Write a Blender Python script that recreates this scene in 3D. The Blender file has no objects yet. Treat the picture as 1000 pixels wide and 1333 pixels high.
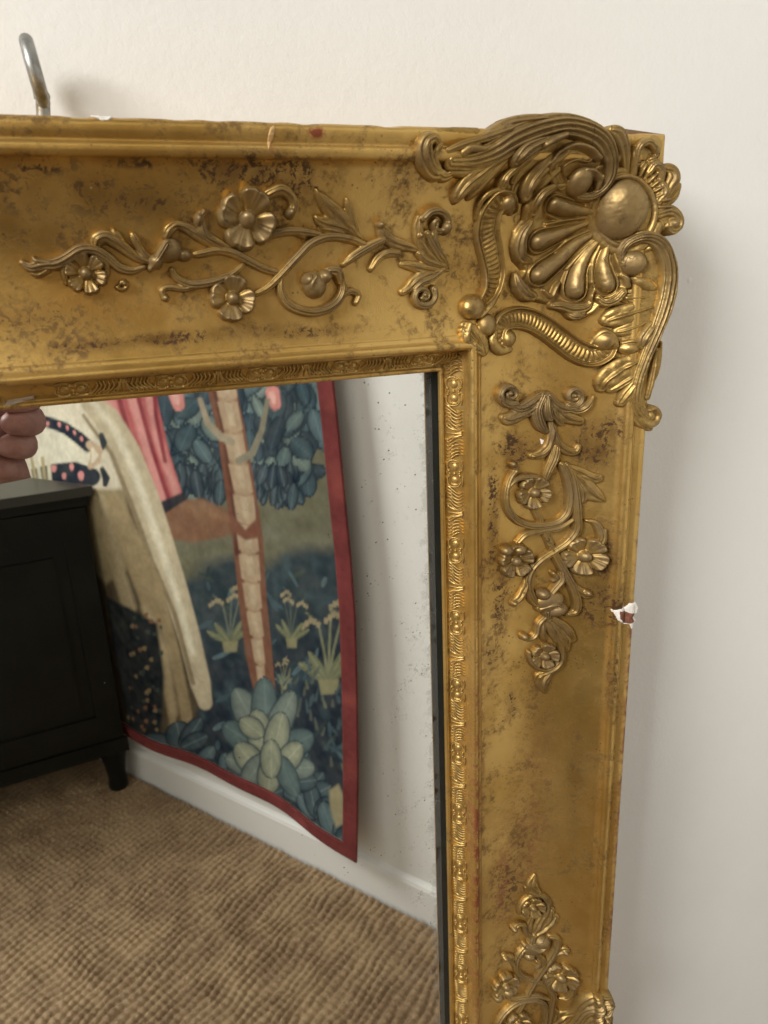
import bpy, math, random
import numpy as np
from mathutils import Vector, Matrix
random.seed(4); RNG = np.random.default_rng(4)
sc = bpy.context.scene
C = sc.collection

# ------------------------------------------------------------ camera
F = 955.0                       # focal length for a 1000 x 1333 picture
def cdir(px, py):
    v = np.array([px - 500.0, -(py - 666.5), -F]); return v / np.linalg.norm(v)
_z = -cdir(630, 3690); _x = cdir(3250, 258); _x = _x - _z * (_x @ _z); _x /= np.linalg.norm(_x)
_y = np.cross(_z, _x)
M = np.stack([_x, _y, _z], 1)   # world -> camera; world X right, Y into the wall, Z up; the camera is the origin
cam_d = bpy.data.cameras.new('camera'); cam = bpy.data.objects.new('camera', cam_d); C.objects.link(cam)
cam_d.sensor_fit = 'VERTICAL'; cam_d.sensor_height = 36.0; cam_d.lens = F / 1333 * 36.0
cam_d.clip_start = 0.01; cam_d.clip_end = 50
mw = Matrix([[M[0][0], M[1][0], M[2][0], 0], [M[0][1], M[1][1], M[2][1], 0], [M[0][2], M[1][2], M[2][2], 0], [0, 0, 0, 1]])
cam.matrix_world = mw
cam_d.dof.use_dof = True; cam_d.dof.focus_distance = 0.585; cam_d.dof.aperture_fstop = 11.0
sc.camera = cam

# ------------------------------------------------------------ world and lamps (room light from a window on the far left)
w = bpy.data.worlds.new('World'); sc.world = w; w.use_nodes = True
w.node_tree.nodes['Background'].inputs[0].default_value = (0.80, 0.755, 0.69, 1)
w.node_tree.nodes['Background'].inputs[1].default_value = 0.15
def area(name, loc, target, sx, sy, power, col):
    l = bpy.data.lights.new(name, 'AREA'); l.shape = 'RECTANGLE'; l.size = sx; l.size_y = sy; l.energy = power; l.color = col
    o = bpy.data.objects.new(name, l); C.objects.link(o); o.location = loc
    o.rotation_euler = (Vector(target) - Vector(loc)).to_track_quat('-Z', 'Y').to_euler(); return o
area('window_light', (-2.45, -1.10, 1.45), (0.2, 0.3, -0.1), 1.25, 1.35, 146, (1.0, 0.985, 0.955))
sc.view_settings.view_transform = 'Standard'; sc.view_settings.look = 'None'
sc.view_settings.exposure = 0.0; sc.view_settings.gamma = 1.0; sc.view_settings.use_curve_mapping = False

# ------------------------------------------------------------ frame geometry (metres, h = height towards the camera over a plane D away)
D = 0.46
S, T = 0.2179, -0.0631          # sight edge: X of the side rail, Z of the top rail
GLASS_H, WALL_H = -0.031, -0.052
MIR = D - GLASS_H               # distance of the silvering
WIDTH = 0.148
PROF = [(0.0, -.0310), (0.0, -.0194), (.0006, -.0162), (.0028, -.0160), (.0034, -.0170), (.0045, -.0175), (.0145, -.0075),
        (.0149, -.0052), (.0151, -.0015), (.0160, .0012), (.0176, .0027), (.0192, .0028), (.0206, .0016), (.0222, -.0004),
        (.0238, -.0012), (.0250, -.0014), (.0254, -.0026), (.0262, -.0028)]
for i in range(1, 25):
    t = i / 24; PROF.append((.0262 + t * .1028, -.0028 + t * .0238 - .046 * t * (1 - t)))
PROF += [(.1292, .0236), (.1300, .0252), (.1316, .0266), (.1340, .0270), (.1358, .0262), (.1366, .0248), (.1374, .0244), (.1384, .0252),
         (.1404, .0266), (.1432, .0274), (.1456, .0268), (.1472, .0248), (.1480, .0215), (.1480, .006), (.1470, .004), (.1470, -.048)]
PW = np.array([p[0] for p in PROF]); PH = np.array([p[1] for p in PROF])
_m = (PW < .1479); _pw, _ph = PW[_m][1:], PH[_m][1:]
def base_h(X, Z):
    wv = np.maximum(np.asarray(X) - S, np.asarray(Z) - T)
    return np.interp(np.clip(wv, .001, .1462), _pw, _ph)
def base_soft(X, Z):
    """the corner casting lies smoothly over the mitre"""
    X = np.asarray(X, float); Z = np.asarray(Z, float)
    cp_w = [0, .015, .0262, .04, .06, .08, .10, .118, .130, .140, .1462]; cp_h = [-.010, -.0045, -.0035, -.0047, -.0062, -.0045, .0030, .0140, .0215, .0250, .0262]
    base_c = lambda x, z: np.interp(np.clip(np.maximum(x - S, z - T), .001, .1462), cp_w, cp_h)
    acc = base_c(X, Z) * 1.0; n_ = 1
    for r in (.004, .008, .012, .016, .020, .024):
        for k in range(14):
            a = math.pi / 7 * k + r * 30; acc = acc + base_c(X + r * math.cos(a), Z + r * math.sin(a)); n_ += 1
    return np.maximum(acc / n_, base_c(X, Z) - .0006) + .0004
PB = [base_h]
def ray(px, py):
    return M.T @ cdir(px, py)
def at(px, py, h=0.0):
    v = ray(px, py); s = (D - h) / v[1]; return v[0] * s, v[2] * s
def P(px, py, hw=0, bump=0.0):
    """photo measure -> frame plane position and half width, allowing for the height of the surface there"""
    h = 0.0
    for _ in range(4):
        x, z = at(px, py, h); h = float(PB[0](x, z)) + bump
    k = (D - h) / (F * 1.06)
    v = ray(px, py); k = (D - h) / v[1] / math.sqrt(F * F + (px - 500) ** 2 + (py - 666.5) ** 2)
    return x, z, hw * k * 1.05
print('corner', S + WIDTH, T + WIDTH)

# ------------------------------------------------------------ mesh helpers
def finish(name, me, mat, parent=None, smooth=True):
    if mat: me.materials.append(mat)
    if smooth: me.polygons.foreach_set('use_smooth', np.ones(len(me.polygons), bool))
    o = bpy.data.objects.new(name, me); C.objects.link(o)
    if parent: o.parent = parent
    return o
def mesh_from(name, verts, faces, mat=None, parent=None, smooth=True):
    me = bpy.data.meshes.new(name); me.from_pydata([tuple(map(float, v)) for v in verts], [], faces); me.update()
    return finish(name, me, mat, parent, smooth)
def grid_mesh(name, co, quads, mat, parent=None, attrs=None, smooth=True):
    me = bpy.data.meshes.new(name)
    me.vertices.add(len(co)); me.vertices.foreach_set('co', np.ascontiguousarray(co, dtype=np.float32).ravel())
    n = len(quads); me.loops.add(n * 4); me.polygons.add(n)
    me.loops.foreach_set('vertex_index', np.ascontiguousarray(quads, dtype=np.int32).ravel())
    me.polygons.foreach_set('loop_start', np.arange(0, n * 4, 4, dtype=np.int32))
    me.update(calc_edges=True)
    for k, a in (attrs or {}).items():
        if a.ndim == 1:
            t = me.attributes.new(k, 'FLOAT', 'POINT'); t.data.foreach_set('value', a.astype(np.float32))
        else:
            t = me.color_attributes.new(k, 'FLOAT_COLOR', 'POINT'); t.data.foreach_set('color', a.astype(np.float32).ravel())
    return finish(name, me, mat, parent, smooth)
def empty(name, loc=(0, 0, 0), parent=None):
    o = bpy.data.objects.new(name, None); C.objects.link(o); o.location = loc; o.empty_display_size = .02
    if parent: o.parent = parent
    return o
def tag(o, label=None, cat=None, group=None, kind=None):
    for k, v in (('label', label), ('category', cat), ('group', group), ('kind', kind)):
        if v: o[k] = v
    return o
def vnoise(X, Y, scale, seed=0):
    """smooth value noise, -1..1"""
    r = np.random.default_rng(seed); G = r.random((64, 64)) * 2 - 1
    x = X / scale; y = Y / scale; xi = np.floor(x).astype(int); yi = np.floor(y).astype(int)
    fx = x - xi; fy = y - yi; fx = fx * fx * (3 - 2 * fx); fy = fy * fy * (3 - 2 * fy)
    g = lambda a, b: G[a % 64, b % 64]
    return (g(xi, yi) * (1 - fx) + g(xi + 1, yi) * fx) * (1 - fy) + (g(xi, yi + 1) * (1 - fx) + g(xi + 1, yi + 1) * fx) * fy

# ------------------------------------------------------------ relief engine: strokes, domes and flowers raised on a grid
def spline(pts, step=.0009):
    p = np.array(pts, float)
    if len(p) == 2: p = np.array([p[0], (p[0] + p[1]) / 2, p[1]])
    q = np.vstack([2 * p[0] - p[1], p, 2 * p[-1] - p[-2]]); out = []
    for i in range(1, len(q) - 2):
        a, b, c, d = q[i - 1], q[i], q[i + 1], q[i + 2]
        n = max(2, int(np.hypot(*(c - b)[:2]) / step))
        for t in np.arange(n) / n:
            out.append(.5 * (2 * b + (c - a) * t + (2 * a - 5 * b + 4 * c - d) * t * t + (3 * b - a - 3 * c + d) * t ** 3))
    out.append(p[-1]); return np.array(out)
def prof(kind, s, u, L):
    a = np.abs(s); r = np.sqrt(np.clip(1 - s * s, 0, 1))
    if kind == 'r': return r
    if kind == 'g':                                            # longitudinal grooves
        return r * (.70 + .30 * np.abs(np.cos(s * math.pi * 1.5)))
    if kind == 'G':
        return r * (.66 + .34 * np.abs(np.cos(s * math.pi * 2.5)))
    if kind == 'b':                                            # two rims with a gadrooned channel between them
        rim = np.exp(-((a - .80) / .15) ** 2) + .45 * np.exp(-((a - .50) / .07) ** 2)
        rib = .26 + .34 * np.abs(np.sin(u * math.pi / .0030 + s * 1.0)) ** .7 * np.sqrt(np.clip(1 - (a / .46) ** 2, 0, 1))
        return np.where(a > .98, 0, np.maximum(np.minimum(rim, 1), np.where(a < .46, rib, .22)))
    if kind == 'c':                                            # hollow with rims
        return np.where(a >= 1, 0, np.maximum(np.exp(-((a - .72) / .22) ** 2), .42 + .1 * np.cos(s * 9)) * np.clip((1 - a) * 9, 0, 1) ** .5)
    if kind == 'l':                                            # leaf: vein down the middle, edges turned up
        return r * (.55 + .35 * a ** 1.5 + .38 * np.exp(-(s / .13) ** 2)) * (1 - .10 * np.abs(np.sin(u / .0034 + a * 2.2)) ** 3)
    if kind == 'd':                                            # drop with a rim standing round it
        return np.where(a < .64, np.sqrt(np.clip(1 - (a / .64) ** 2, 0, 1)), 0) + .44 * np.exp(-((a - .84) / .085) ** 2)
    return r
class Relief:
    """strokes are (x, z, half width, height); everything in metres in the plane"""
    def __init__(s): s.items = []
    def stroke(s, pts, kind='r', lift=0.0, cap=True):
        s.items.append(('s', spline(pts), kind, lift)); return s
    def dome(s, x, z, rx, rz, h, rot=0, lift=0.0, pw=.5):
        s.items.append(('d', (x, z, rx, rz, h, rot, pw), None, lift)); return s
    def flower(s, x, z, r, n=5, rot=0, h=.005, lift=0.0):
        s.items.append(('f', (x, z, r, n, rot, h), None, lift)); return s
    def poly(s, pts, h, edge=.003, lift=0, tex=None):
        s.items.append(('p', (np.array(pts, float), h, edge, tex), None, lift)); return s
    def raster(s, res, margin=.002):
        lo = np.array([1e9, 1e9]); hi = -lo
        for t, a, k, l in s.items:
            if t == 's': m = a[:, 2].max() * 1.05; lo = np.minimum(lo, a[:, :2].min(0) - m); hi = np.maximum(hi, a[:, :2].max(0) + m)
            elif t == 'p': lo = np.minimum(lo, a[0].min(0)); hi = np.maximum(hi, a[0].max(0))
            else: m = (max(a[2], a[3]) if t == 'd' else a[2]) * 1.1; c = np.array(a[:2]); lo = np.minimum(lo, c - m); hi = np.maximum(hi, c + m)
        lo -= margin; hi += margin
        nx, nz = (np.ceil((hi - lo) / res).astype(int) + 1)
        xs = lo[0] + np.arange(nx) * res; zs = lo[1] + np.arange(nz) * res
        H = np.full((nz, nx), -1.0)
        for t, a, k, l in s.items:
            if t == 's': m = a[:, 2].max() * 1.02; b0 = a[:, :2].min(0) - m; b1 = a[:, :2].max(0) + m
            elif t == 'p': b0, b1 = a[0].min(0), a[0].max(0)
            else: m = (max(a[2], a[3]) if t == 'd' else a[2]) * 1.1; b0 = np.array(a[:2]) - m; b1 = np.array(a[:2]) + m
            i0, i1 = np.searchsorted(xs, [b0[0], b1[0]]); j0, j1 = np.searchsorted(zs, [b0[1], b1[1]])
            if i1 <= i0 or j1 <= j0: continue
            X, Z = np.meshgrid(xs[i0:i1], zs[j0:j1])
            if t == 's':
                best = np.full(X.shape, 1e9); bs = np.zeros(X.shape); bu = np.zeros(X.shape); bh = np.zeros(X.shape)
                seg = np.hypot(np.diff(a[:, 0]), np.diff(a[:, 1])); cu = np.concatenate([[0], np.cumsum(seg)]); L = cu[-1]
                for q in range(len(a) - 1):
                    p0, p1 = a[q], a[q + 1]; dx, dz = p1[0] - p0[0], p1[1] - p0[1]; L2 = dx * dx + dz * dz
                    if L2 < 1e-14: continue
                    wr = max(p0[2], p1[2]) * 1.05
                    ii0, ii1 = np.searchsorted(X[0], [min(p0[0], p1[0]) - wr, max(p0[0], p1[0]) + wr])
                    jj0, jj1 = np.searchsorted(Z[:, 0], [min(p0[1], p1[1]) - wr, max(p0[1], p1[1]) + wr])
                    if ii1 <= ii0 or jj1 <= jj0: continue
                    sl = (slice(jj0, jj1), slice(ii0, ii1)); xx = X[sl]; zz = Z[sl]
                    tt = np.clip(((xx - p0[0]) * dx + (zz - p0[1]) * dz) / L2, 0, 1)
                    ex = xx - p0[0] - tt * dx; ez = zz - p0[1] - tt * dz; d = np.hypot(ex, ez)
                    wd = p0[2] + tt * (p1[2] - p0[2]); sg = np.sign(dx * ez - dz * ex); sv = d / np.maximum(wd, 1e-6)
                    hh = (p0[3] + tt * (p1[3] - p0[3]))
                    ok = sv < best[sl]
                    best[sl] = np.where(ok, sv, best[sl]); bs[sl] = np.where(ok, sg * sv, bs[sl])
                    bu[sl] = np.where(ok, cu[q] + tt * seg[q], bu[sl]); bh[sl] = np.where(ok, hh, bh[sl])
                v = np.where(best < 1, bh * prof(k, np.clip(bs, -1, 1), bu, L) + l, -1.0)
            elif t == 'd':
                x, z, rx, rz, h, rot, pw = a; c, sn = math.cos(rot), math.sin(rot)
                u = ((X - x) * c + (Z - z) * sn) / rx; vv = (-(X - x) * sn + (Z - z) * c) / rz; r2 = u * u + vv * vv
                v = np.where(r2 < 1, h * np.clip(1 - r2, 0, 1) ** pw + l, -1.0)
            elif t == 'f':
                x, z, r, n, rot, h = a; dx, dz = X - x, Z - z; rr = np.hypot(dx, dz) / r; th = np.arctan2(dz, dx) - rot
                ph = (th / (2 * math.pi) * n) % 1.0; c = np.abs(ph - .5) * 2          # 0 middle of a petal, 1 between petals
                edge = .70 + .30 * np.sqrt(np.clip(1 - c ** 2.6, 0, 1)) - .05 * np.exp(-(c / .16) ** 2)
                q = rr / edge
                cup = .30 + .80 * np.clip(q, 0, 1) ** 1.6
                pet = h * cup * (1 - .55 * c ** 5) * (1 + .07 * np.cos(c * math.pi * 3.1) * np.clip(q * 1.6 - .4, 0, 1) + .10 * np.cos(th * 1.0 + 1.0)) * (1 - .10 * np.clip(1 - c / .12, 0, 1)) * np.sqrt(np.clip((1 - q) * 7, 0, 1))
                v = np.where(q < 1, pet + l, -1.0)
                cd = np.clip(1 - (rr / .27) ** 2, 0, 1); v = np.where(cd > 0, np.maximum(v, h * .45 + h * .72 * np.sqrt(cd) + l), v)
            else:
                pts, h, edge, tex = a; ins = np.zeros(X.shape, bool); dd = np.full(X.shape, 1e9)
                for q in range(len(pts)):
                    p0, p1 = pts[q], pts[(q + 1) % len(pts)]; dx, dz = p1 - p0
                    cr = ((p0[1] > Z) != (p1[1] > Z)) & (X < dx * (Z - p0[1]) / (dz if abs(dz) > 1e-12 else 1e-12) + p0[0]); ins ^= cr
                    tt = np.clip(((X - p0[0]) * dx + (Z - p0[1]) * dz) / max(dx * dx + dz * dz, 1e-14), 0, 1)
                    dd = np.minimum(dd, np.hypot(X - p0[0] - tt * dx, Z - p0[1] - tt * dz))
                e = np.clip(dd / edge, 0, 1); v = h * np.sqrt(1 - (1 - e) ** 2)
                if tex: v = v * tex(X, Z, dd)
                v = np.where(ins, v + l, -1.0)
            H[j0:j1, i0:i1] = np.maximum(H[j0:j1, i0:i1], v)
        return xs, zs, H
def blur(H, n=1):
    for _ in range(n):
        H = np.pad(H, 1, mode='edge'); H = (H[:-2, 1:-1] + H[2:, 1:-1] + H[1:-1, :-2] + H[1:-1, 2:] + 2 * H[1:-1, 1:-1]) / 6
    return H
def build_relief(name, R, mat, parent, res=.00042, skirt=.0025, basef=None, wob=.00022, y0=None, local=False, soft=1):
    if basef is None:
        basef = PB[0]
        if basef is base_soft: skirt = .007
    xs, zs, H = R.raster(res); X, Z = np.meshgrid(xs, zs)
    ins = H > 0
    Hb = np.where(ins, H, 0); Hb = blur(Hb, soft)
    Hb = Hb + vnoise(X, Z, .0042, 3) * wob + vnoise(X, Z, .0018, 5) * wob * .55
    b = basef(X, Z)
    g = ins.copy(); g[1:] |= ins[:-1]; g[:-1] |= ins[1:]; gg = g.copy(); gg[:, 1:] |= g[:, :-1]; gg[:, :-1] |= g[:, 1:]
    hh = np.where(ins, b + Hb, b - skirt)
    quad = gg[:-1, :-1] & gg[1:, :-1] & gg[:-1, 1:] & gg[1:, 1:]
    anyin = ins[:-1, :-1] | ins[1:, :-1] | ins[:-1, 1:] | ins[1:, 1:]
    quad &= anyin
    jj, ii = np.nonzero(quad); nx = len(xs)
    q = np.stack([jj * nx + ii, jj * nx + ii + 1, (jj + 1) * nx + ii + 1, (jj + 1) * nx + ii], 1)
    used = np.unique(q); remap = np.full(H.size, -1); remap[used] = np.arange(len(used)); q = remap[q]
    if local: co = np.stack([X.ravel()[used], -hh.ravel()[used], Z.ravel()[used]], 1)
    else: co = np.stack([X.ravel()[used], D - hh.ravel()[used], Z.ravel()[used]], 1)
    rel = np.clip(np.where(ins, Hb, 0).ravel()[used] / .008, 0, 1.5)
    return grid_mesh(name, co, q, mat, parent, {'raised': rel})

# ------------------------------------------------------------ materials
class N:
    def __init__(s, name):
        s.m = bpy.data.materials.new(name); s.m.use_nodes = True; s.t = s.m.node_tree; s.n = s.t.nodes; s.l = s.t.links
        s.b = s.n['Principled BSDF']; s.out = s.n['Material Output']
    def put(s, sock, v):
        if isinstance(v, bpy.types.NodeSocket): s.l.new(v, sock)
        else:
            try: sock.default_value = v
            except Exception: sock.default_value = (*v, 1)
    def node(s, t, props=None, **ins):
        x = s.n.new(t)
        for k, v in (props or {}).items(): setattr(x, k, v)
        for k, v in ins.items(): s.put(x.inputs[k.replace('_', ' ')], v)
        return x
    def coord(s, sc_=(1, 1, 1), loc=(0, 0, 0)):
        g = s.node('ShaderNodeTexCoord'); mp = s.node('ShaderNodeMapping'); s.l.new(g.outputs['Object'], mp.inputs[0])
        mp.inputs['Scale'].default_value = sc_; mp.inputs['Location'].default_value = loc; return mp.outputs[0]
    def noise(s, scale, detail=4, rough=.55, vec=None, dist=0):
        x = s.node('ShaderNodeTexNoise', Scale=scale, Detail=detail, Roughness=rough, Distortion=dist)
        s.l.new(vec or s.coord(), x.inputs['Vector']); return x.outputs[0]
    def ramp(s, fac, lo, hi, a=0.0, b=1.0, smooth=True):
        x = s.node('ShaderNodeMapRange', {'interpolation_type': 'SMOOTHSTEP' if smooth else 'LINEAR'})
        s.put(x.inputs[0], fac); 
        for i, v in zip((1, 2, 3, 4), (lo, hi, a, b)): x.inputs[i].default_value = v
        return x.outputs[0]
    def mix(s, fac, a, b):
        x = s.node('ShaderNodeMix', {'data_type': 'RGBA'}); s.put(x.inputs[0], fac); s.put(x.inputs[6], a); s.put(x.inputs[7], b); return x.outputs[2]
    def math(s, op, a, b=0.0, clamp=False):
        x = s.node('ShaderNodeMath', {'operation': op, 'use_clamp': clamp}); s.put(x.inputs[0], a); s.put(x.inputs[1], b); return x.outputs[0]
    def bump(s, h, dist, strength=1.0, normal=None):
        x = s.node('ShaderNodeBump', Height=h, Distance=dist, Strength=strength)
        if normal: s.l.new(normal, x.inputs['Normal'])
        return x.outputs[0]
    def near(s, p, r, vec=None):
        """1 at a place of the object, falling to 0 over r, edges broken by noise"""
        g = s.node('ShaderNodeTexCoord'); d = s.node('ShaderNodeVectorMath', {'operation': 'SUBTRACT'})
        s.l.new(g.outputs['Object'], d.inputs[0]); d.inputs[1].default_value = p
        m = s.node('ShaderNodeVectorMath', {'operation': 'MULTIPLY'}); s.l.new(d.outputs[0], m.inputs[0]); m.inputs[1].default_value = tuple(1 / q for q in r)
        ln = s.node('ShaderNodeVectorMath', {'operation': 'LENGTH'}); s.l.new(m.outputs[0], ln.inputs[0])
        return s.ramp(ln.outputs['Value'], 0.0, 1.0, 1.0, 0.0)

def gilt(name, raised=False, tone=(.55, 1.15, .50), stain=.5, light=(.59, .385, .125), mid=(.45, .27, .070), dark=(.070, .034, .013), rough=(.29, .45), spots=(), red=(), metal=.80, speck=.5, bump=1.0):
    n = N(name)
    big = n.noise(9, 5, .6); med = n.noise(42, 6, .65, dist=.4); fine = n.noise(260, 5, .6); tiny = n.noise(900, 2, .5)
    col = n.mix(n.ramp(big, .36, .62), mid, light)
    col = n.mix(n.ramp(med, .50, .72, 0, .45), col, (.27, .155, .045))
    st = n.math('MULTIPLY', n.ramp(med, .50, .64), n.ramp(fine, .42, .58))
    if spots:
        acc = None
        for (p, r, a) in spots:
            q = n.math('MULTIPLY', n.near(p, r), a); acc = q if acc is None else n.math('MAXIMUM', acc, q)
        pat = n.math('ADD', n.ramp(n.noise(120, 8, .78, dist=.6), .42, .60, 0, 1), n.math('MULTIPLY', n.math('SUBTRACT', fine, .5), 2.4))
        blot = n.math('MULTIPLY', n.math('MULTIPLY', acc, 1.35), n.ramp(pat, .45, .95), clamp=True)
        st = n.math('MAXIMUM', n.math('MULTIPLY', st, stain), blot)
        soft_ = n.math('MULTIPLY', acc, n.ramp(n.noise(30, 5, .65, dist=.5), .30, .62, .15, 1.0), clamp=True)
        col = n.mix(n.math('MULTIPLY', soft_, .8), col, (.20, .108, .034))
    else: st = n.math('MULTIPLY', st, stain)
    col = n.mix(st, col, dark)
    # fly specks and pin holes
    v = n.node('ShaderNodeTexVoronoi', {'feature': 'F1'}, Scale=210.0); n.l.new(n.coord(), v.inputs['Vector'])
    dots = n.math('MULTIPLY', n.ramp(v.outputs['Distance'], .10, .20, 1, 0), n.ramp(n.noise(28, 4, .7), .50, .62))
    dots = n.math('MULTIPLY', dots, speck)
    col = n.mix(dots, col, (.05, .026, .012))
    v2 = n.node('ShaderNodeTexVoronoi', {'feature': 'F1'}, Scale=55.0); n.l.new(n.coord((1, 1, 1), (3.1, 1.7, 5.3)), v2.inputs['Vector'])
    wsp = n.math('MULTIPLY', n.ramp(v2.outputs['Distance'], .025, .05, 1, 0), n.ramp(n.noise(31, 2, .5, vec=n.coord((1, 1, 1), (7, 2, 9))), .56, .60))
    col = n.mix(n.math('MULTIPLY', wsp, .8), col, (.75, .66, .48))
    metal_f = n.math('SUBTRACT', metal, n.math('MULTIPLY', n.math('MAXIMUM', st, dots), .6))
    if red:
        acc = None
        for (p, r, a) in red:
            q = n.math('MULTIPLY', n.near(p, r), a); acc = q if acc is None else n.math('MAXIMUM', acc, q)
        rp = n.math('MULTIPLY', acc, n.ramp(n.noise(130, 6, .7), .42, .58), clamp=True)
        col = n.mix(rp, col, (.20, .052, .022)); metal_f = n.math('SUBTRACT', metal_f, n.math('MULTIPLY', rp, .6))
    if raised:
        at_ = n.node('ShaderNodeAttribute', {'attribute_name': 'raised'}).outputs['Fac']
        rb = n.math('MULTIPLY', n.ramp(n.math('ADD', at_, n.math('MULTIPLY', n.math('SUBTRACT', med, .5), 1.3)), tone[0], tone[1]), tone[2])
        col = n.mix(rb, col, (.205, .150, .085)); metal_f = n.math('SUBTRACT', metal_f, n.math('MULTIPLY', rb, .30))
    if raised:
        wv_ = n.node('ShaderNodeTexNoise', Scale=55.0, Detail=4.0); n.l.new(n.coord(), wv_.inputs['Vector']); ad_ = n.node('ShaderNodeVectorMath', {'operation': 'MULTIPLY_ADD'}); n.l.new(wv_.outputs['Color'], ad_.inputs[0]); ad_.inputs[1].default_value = (.02, .02, .02); n.l.new(n.coord(), ad_.inputs[2])
        vc_ = n.node('ShaderNodeTexVoronoi', {'feature': 'DISTANCE_TO_EDGE'}, Scale=34.0); n.l.new(ad_.outputs[0], vc_.inputs['Vector'])
        ck = n.math('MULTIPLY', n.ramp(vc_.outputs['Distance'], .002, .009, 1, 0), n.ramp(n.noise(19, 3, .5), .54, .60))
        col = n.mix(n.math('MULTIPLY', ck, .85), col, (.03, .018, .010)); metal_f = n.math('SUBTRACT', metal_f, n.math('MULTIPLY', ck, .6))
        gr = n.math('MULTIPLY', n.ramp(n.noise(150, 6, .75), .52, .66), .55); col = n.mix(gr, col, (.14, .085, .035))
    n.b.inputs['Specular IOR Level'].default_value = .25
    rg = n.math('ADD', n.ramp(med, .3, .7, rough[0], rough[1]), n.math('MULTIPLY', st, .15))
    n.put(n.b.inputs['Base Color'], col); n.put(n.b.inputs['Roughness'], rg); n.put(n.b.inputs['Metallic'], metal_f)
    n.put(n.b.inputs['Normal'], n.bump(n.math('ADD', n.math('MULTIPLY', fine, .7), n.math('MULTIPLY', tiny, .3)), .0004 * bump, .55,
          n.bump(n.noise(22, 3, .5), .0022 * bump, .5)))
    return n.m
def plain(name, col, rough=.5, metal=0.0, noise=0.0, nsc=30, bumpd=0.0):
    n = N(name); f = n.noise(nsc, 5, .6)
    c2 = tuple(max(0, q * (1 - noise)) for q in col)
    n.put(n.b.inputs['Base Color'], n.mix(n.ramp(f, .35, .65), (*c2, 1), (*col, 1))); n.put(n.b.inputs['Roughness'], rough); n.put(n.b.inputs['Metallic'], metal)
    if bumpd: n.put(n.b.inputs['Normal'], n.bump(f, bumpd, .6))
    return n.m
def sp(px, py, rx, rz, a=1.0):
    x, z, _ = P(px, py); return ((x, D, z), (rx * 1.6 / 1000, .2, rz * 1.6 / 1000), a * 1.35)
M_top = gilt('gilded_gesso_top_rail', stain=.7, spots=[sp(180, 265, 60, 11, .55), sp(40, 215, 24, 5, .8), sp(205, 212, 30, 3, .7), sp(330, 222, 44, 9, .9), sp(390, 235, 22, 11, .8),
        sp(70, 300, 45, 12, .5), sp(120, 245, 18, 8, .6), sp(230, 440, 30, 4, 1), sp(120, 450, 30, 4, .8), sp(400, 432, 34, 4, .7), sp(250, 290, 14, 5, .6), sp(20, 250, 20, 18, .5), sp(50, 420, 60, 14, .4),
        sp(330, 430, 40, 5, .5), sp(590, 345, 16, 18, .35), sp(530, 235, 14, 8, .5)],
        red=[sp(412, 172, 5, 3, 1.3), sp(352, 180, 2, 7, .8), sp(700, 175, 30, 3, .5)], speck=.7)
M_side = gilt('gilded_gesso_side_rail', stain=.6, spots=[sp(668, 585, 15, 14, 1), sp(775, 580, 15, 19, 1), sp(800, 560, 9, 14, .8), sp(642, 670, 5, 60, .8), sp(796, 735, 7, 20, 1), sp(785, 790, 20, 26, .8),
        sp(650, 780, 10, 40, .6), sp(640, 850, 10, 20, .5), sp(800, 880, 4, 40, .6), sp(700, 930, 18, 60, .35), sp(665, 920, 6, 16, .7), sp(690, 1080, 30, 60, .35), sp(660, 1150, 22, 40, .55), sp(680, 1110, 16, 22, .6), sp(750, 1010, 8, 80, .4),
        sp(827, 870, 4, 90, .7), sp(650, 1250, 8, 30, .4), sp(745, 840, 14, 18, .35)],
        red=[sp(840, 745, 7, 110, 1.1), sp(824, 900, 9, 130, 1.3), sp(816, 1060, 12, 110, 1.5), sp(806, 1180, 10, 100, 1.4), sp(622, 1150, 5, 240, .8), sp(629, 900, 2.2, 200, .4),
             sp(690, 1090, 18, 60, .38), sp(700, 1000, 16, 50, .25), sp(655, 1150, 10, 60, .5), sp(828, 830, 7, 60, 1.1), sp(845, 640, 5, 60, .8)], speck=.8)
M_orn = gilt('gilded_composition_ornament', raised=True, stain=.25, light=(.44, .295, .10), mid=(.29, .18, .052), rough=(.36, .54), speck=.15, bump=.6)
M_spray = gilt('gilded_spray_ornament', raised=True, tone=(.30, .85, .62), stain=.2, light=(.42, .28, .095), mid=(.28, .172, .05), rough=(.40, .58), speck=.1, bump=.4)
M_sight = gilt('bright_gilded_moulding', stain=.15, light=(.56, .39, .145), mid=(.40, .255, .08), rough=(.36, .52), speck=.1, bump=.3)
M_gesso = plain('bare_white_gesso', (.80, .76, .70), .8, 0, .12, 300, .0006)
M_bole = plain('red_brown_bare_wood', (.24, .085, .045), .75, 0, .5, 220, .001)
M_wood = plain('bare_pine_corner', (.26, .15, .075), .75, 0, .35, 120, .0008)
M_black = plain('black_painted_rebate', (.010, .010, .007), .45, 0, .3, 60)
M_black.node_tree.nodes['Principled BSDF'].inputs['Specular IOR Level'].default_value = .12
M_steel = plain('zinc_plated_steel', (.40, .40, .375), .42, .85, .45, 90, .0003)

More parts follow.
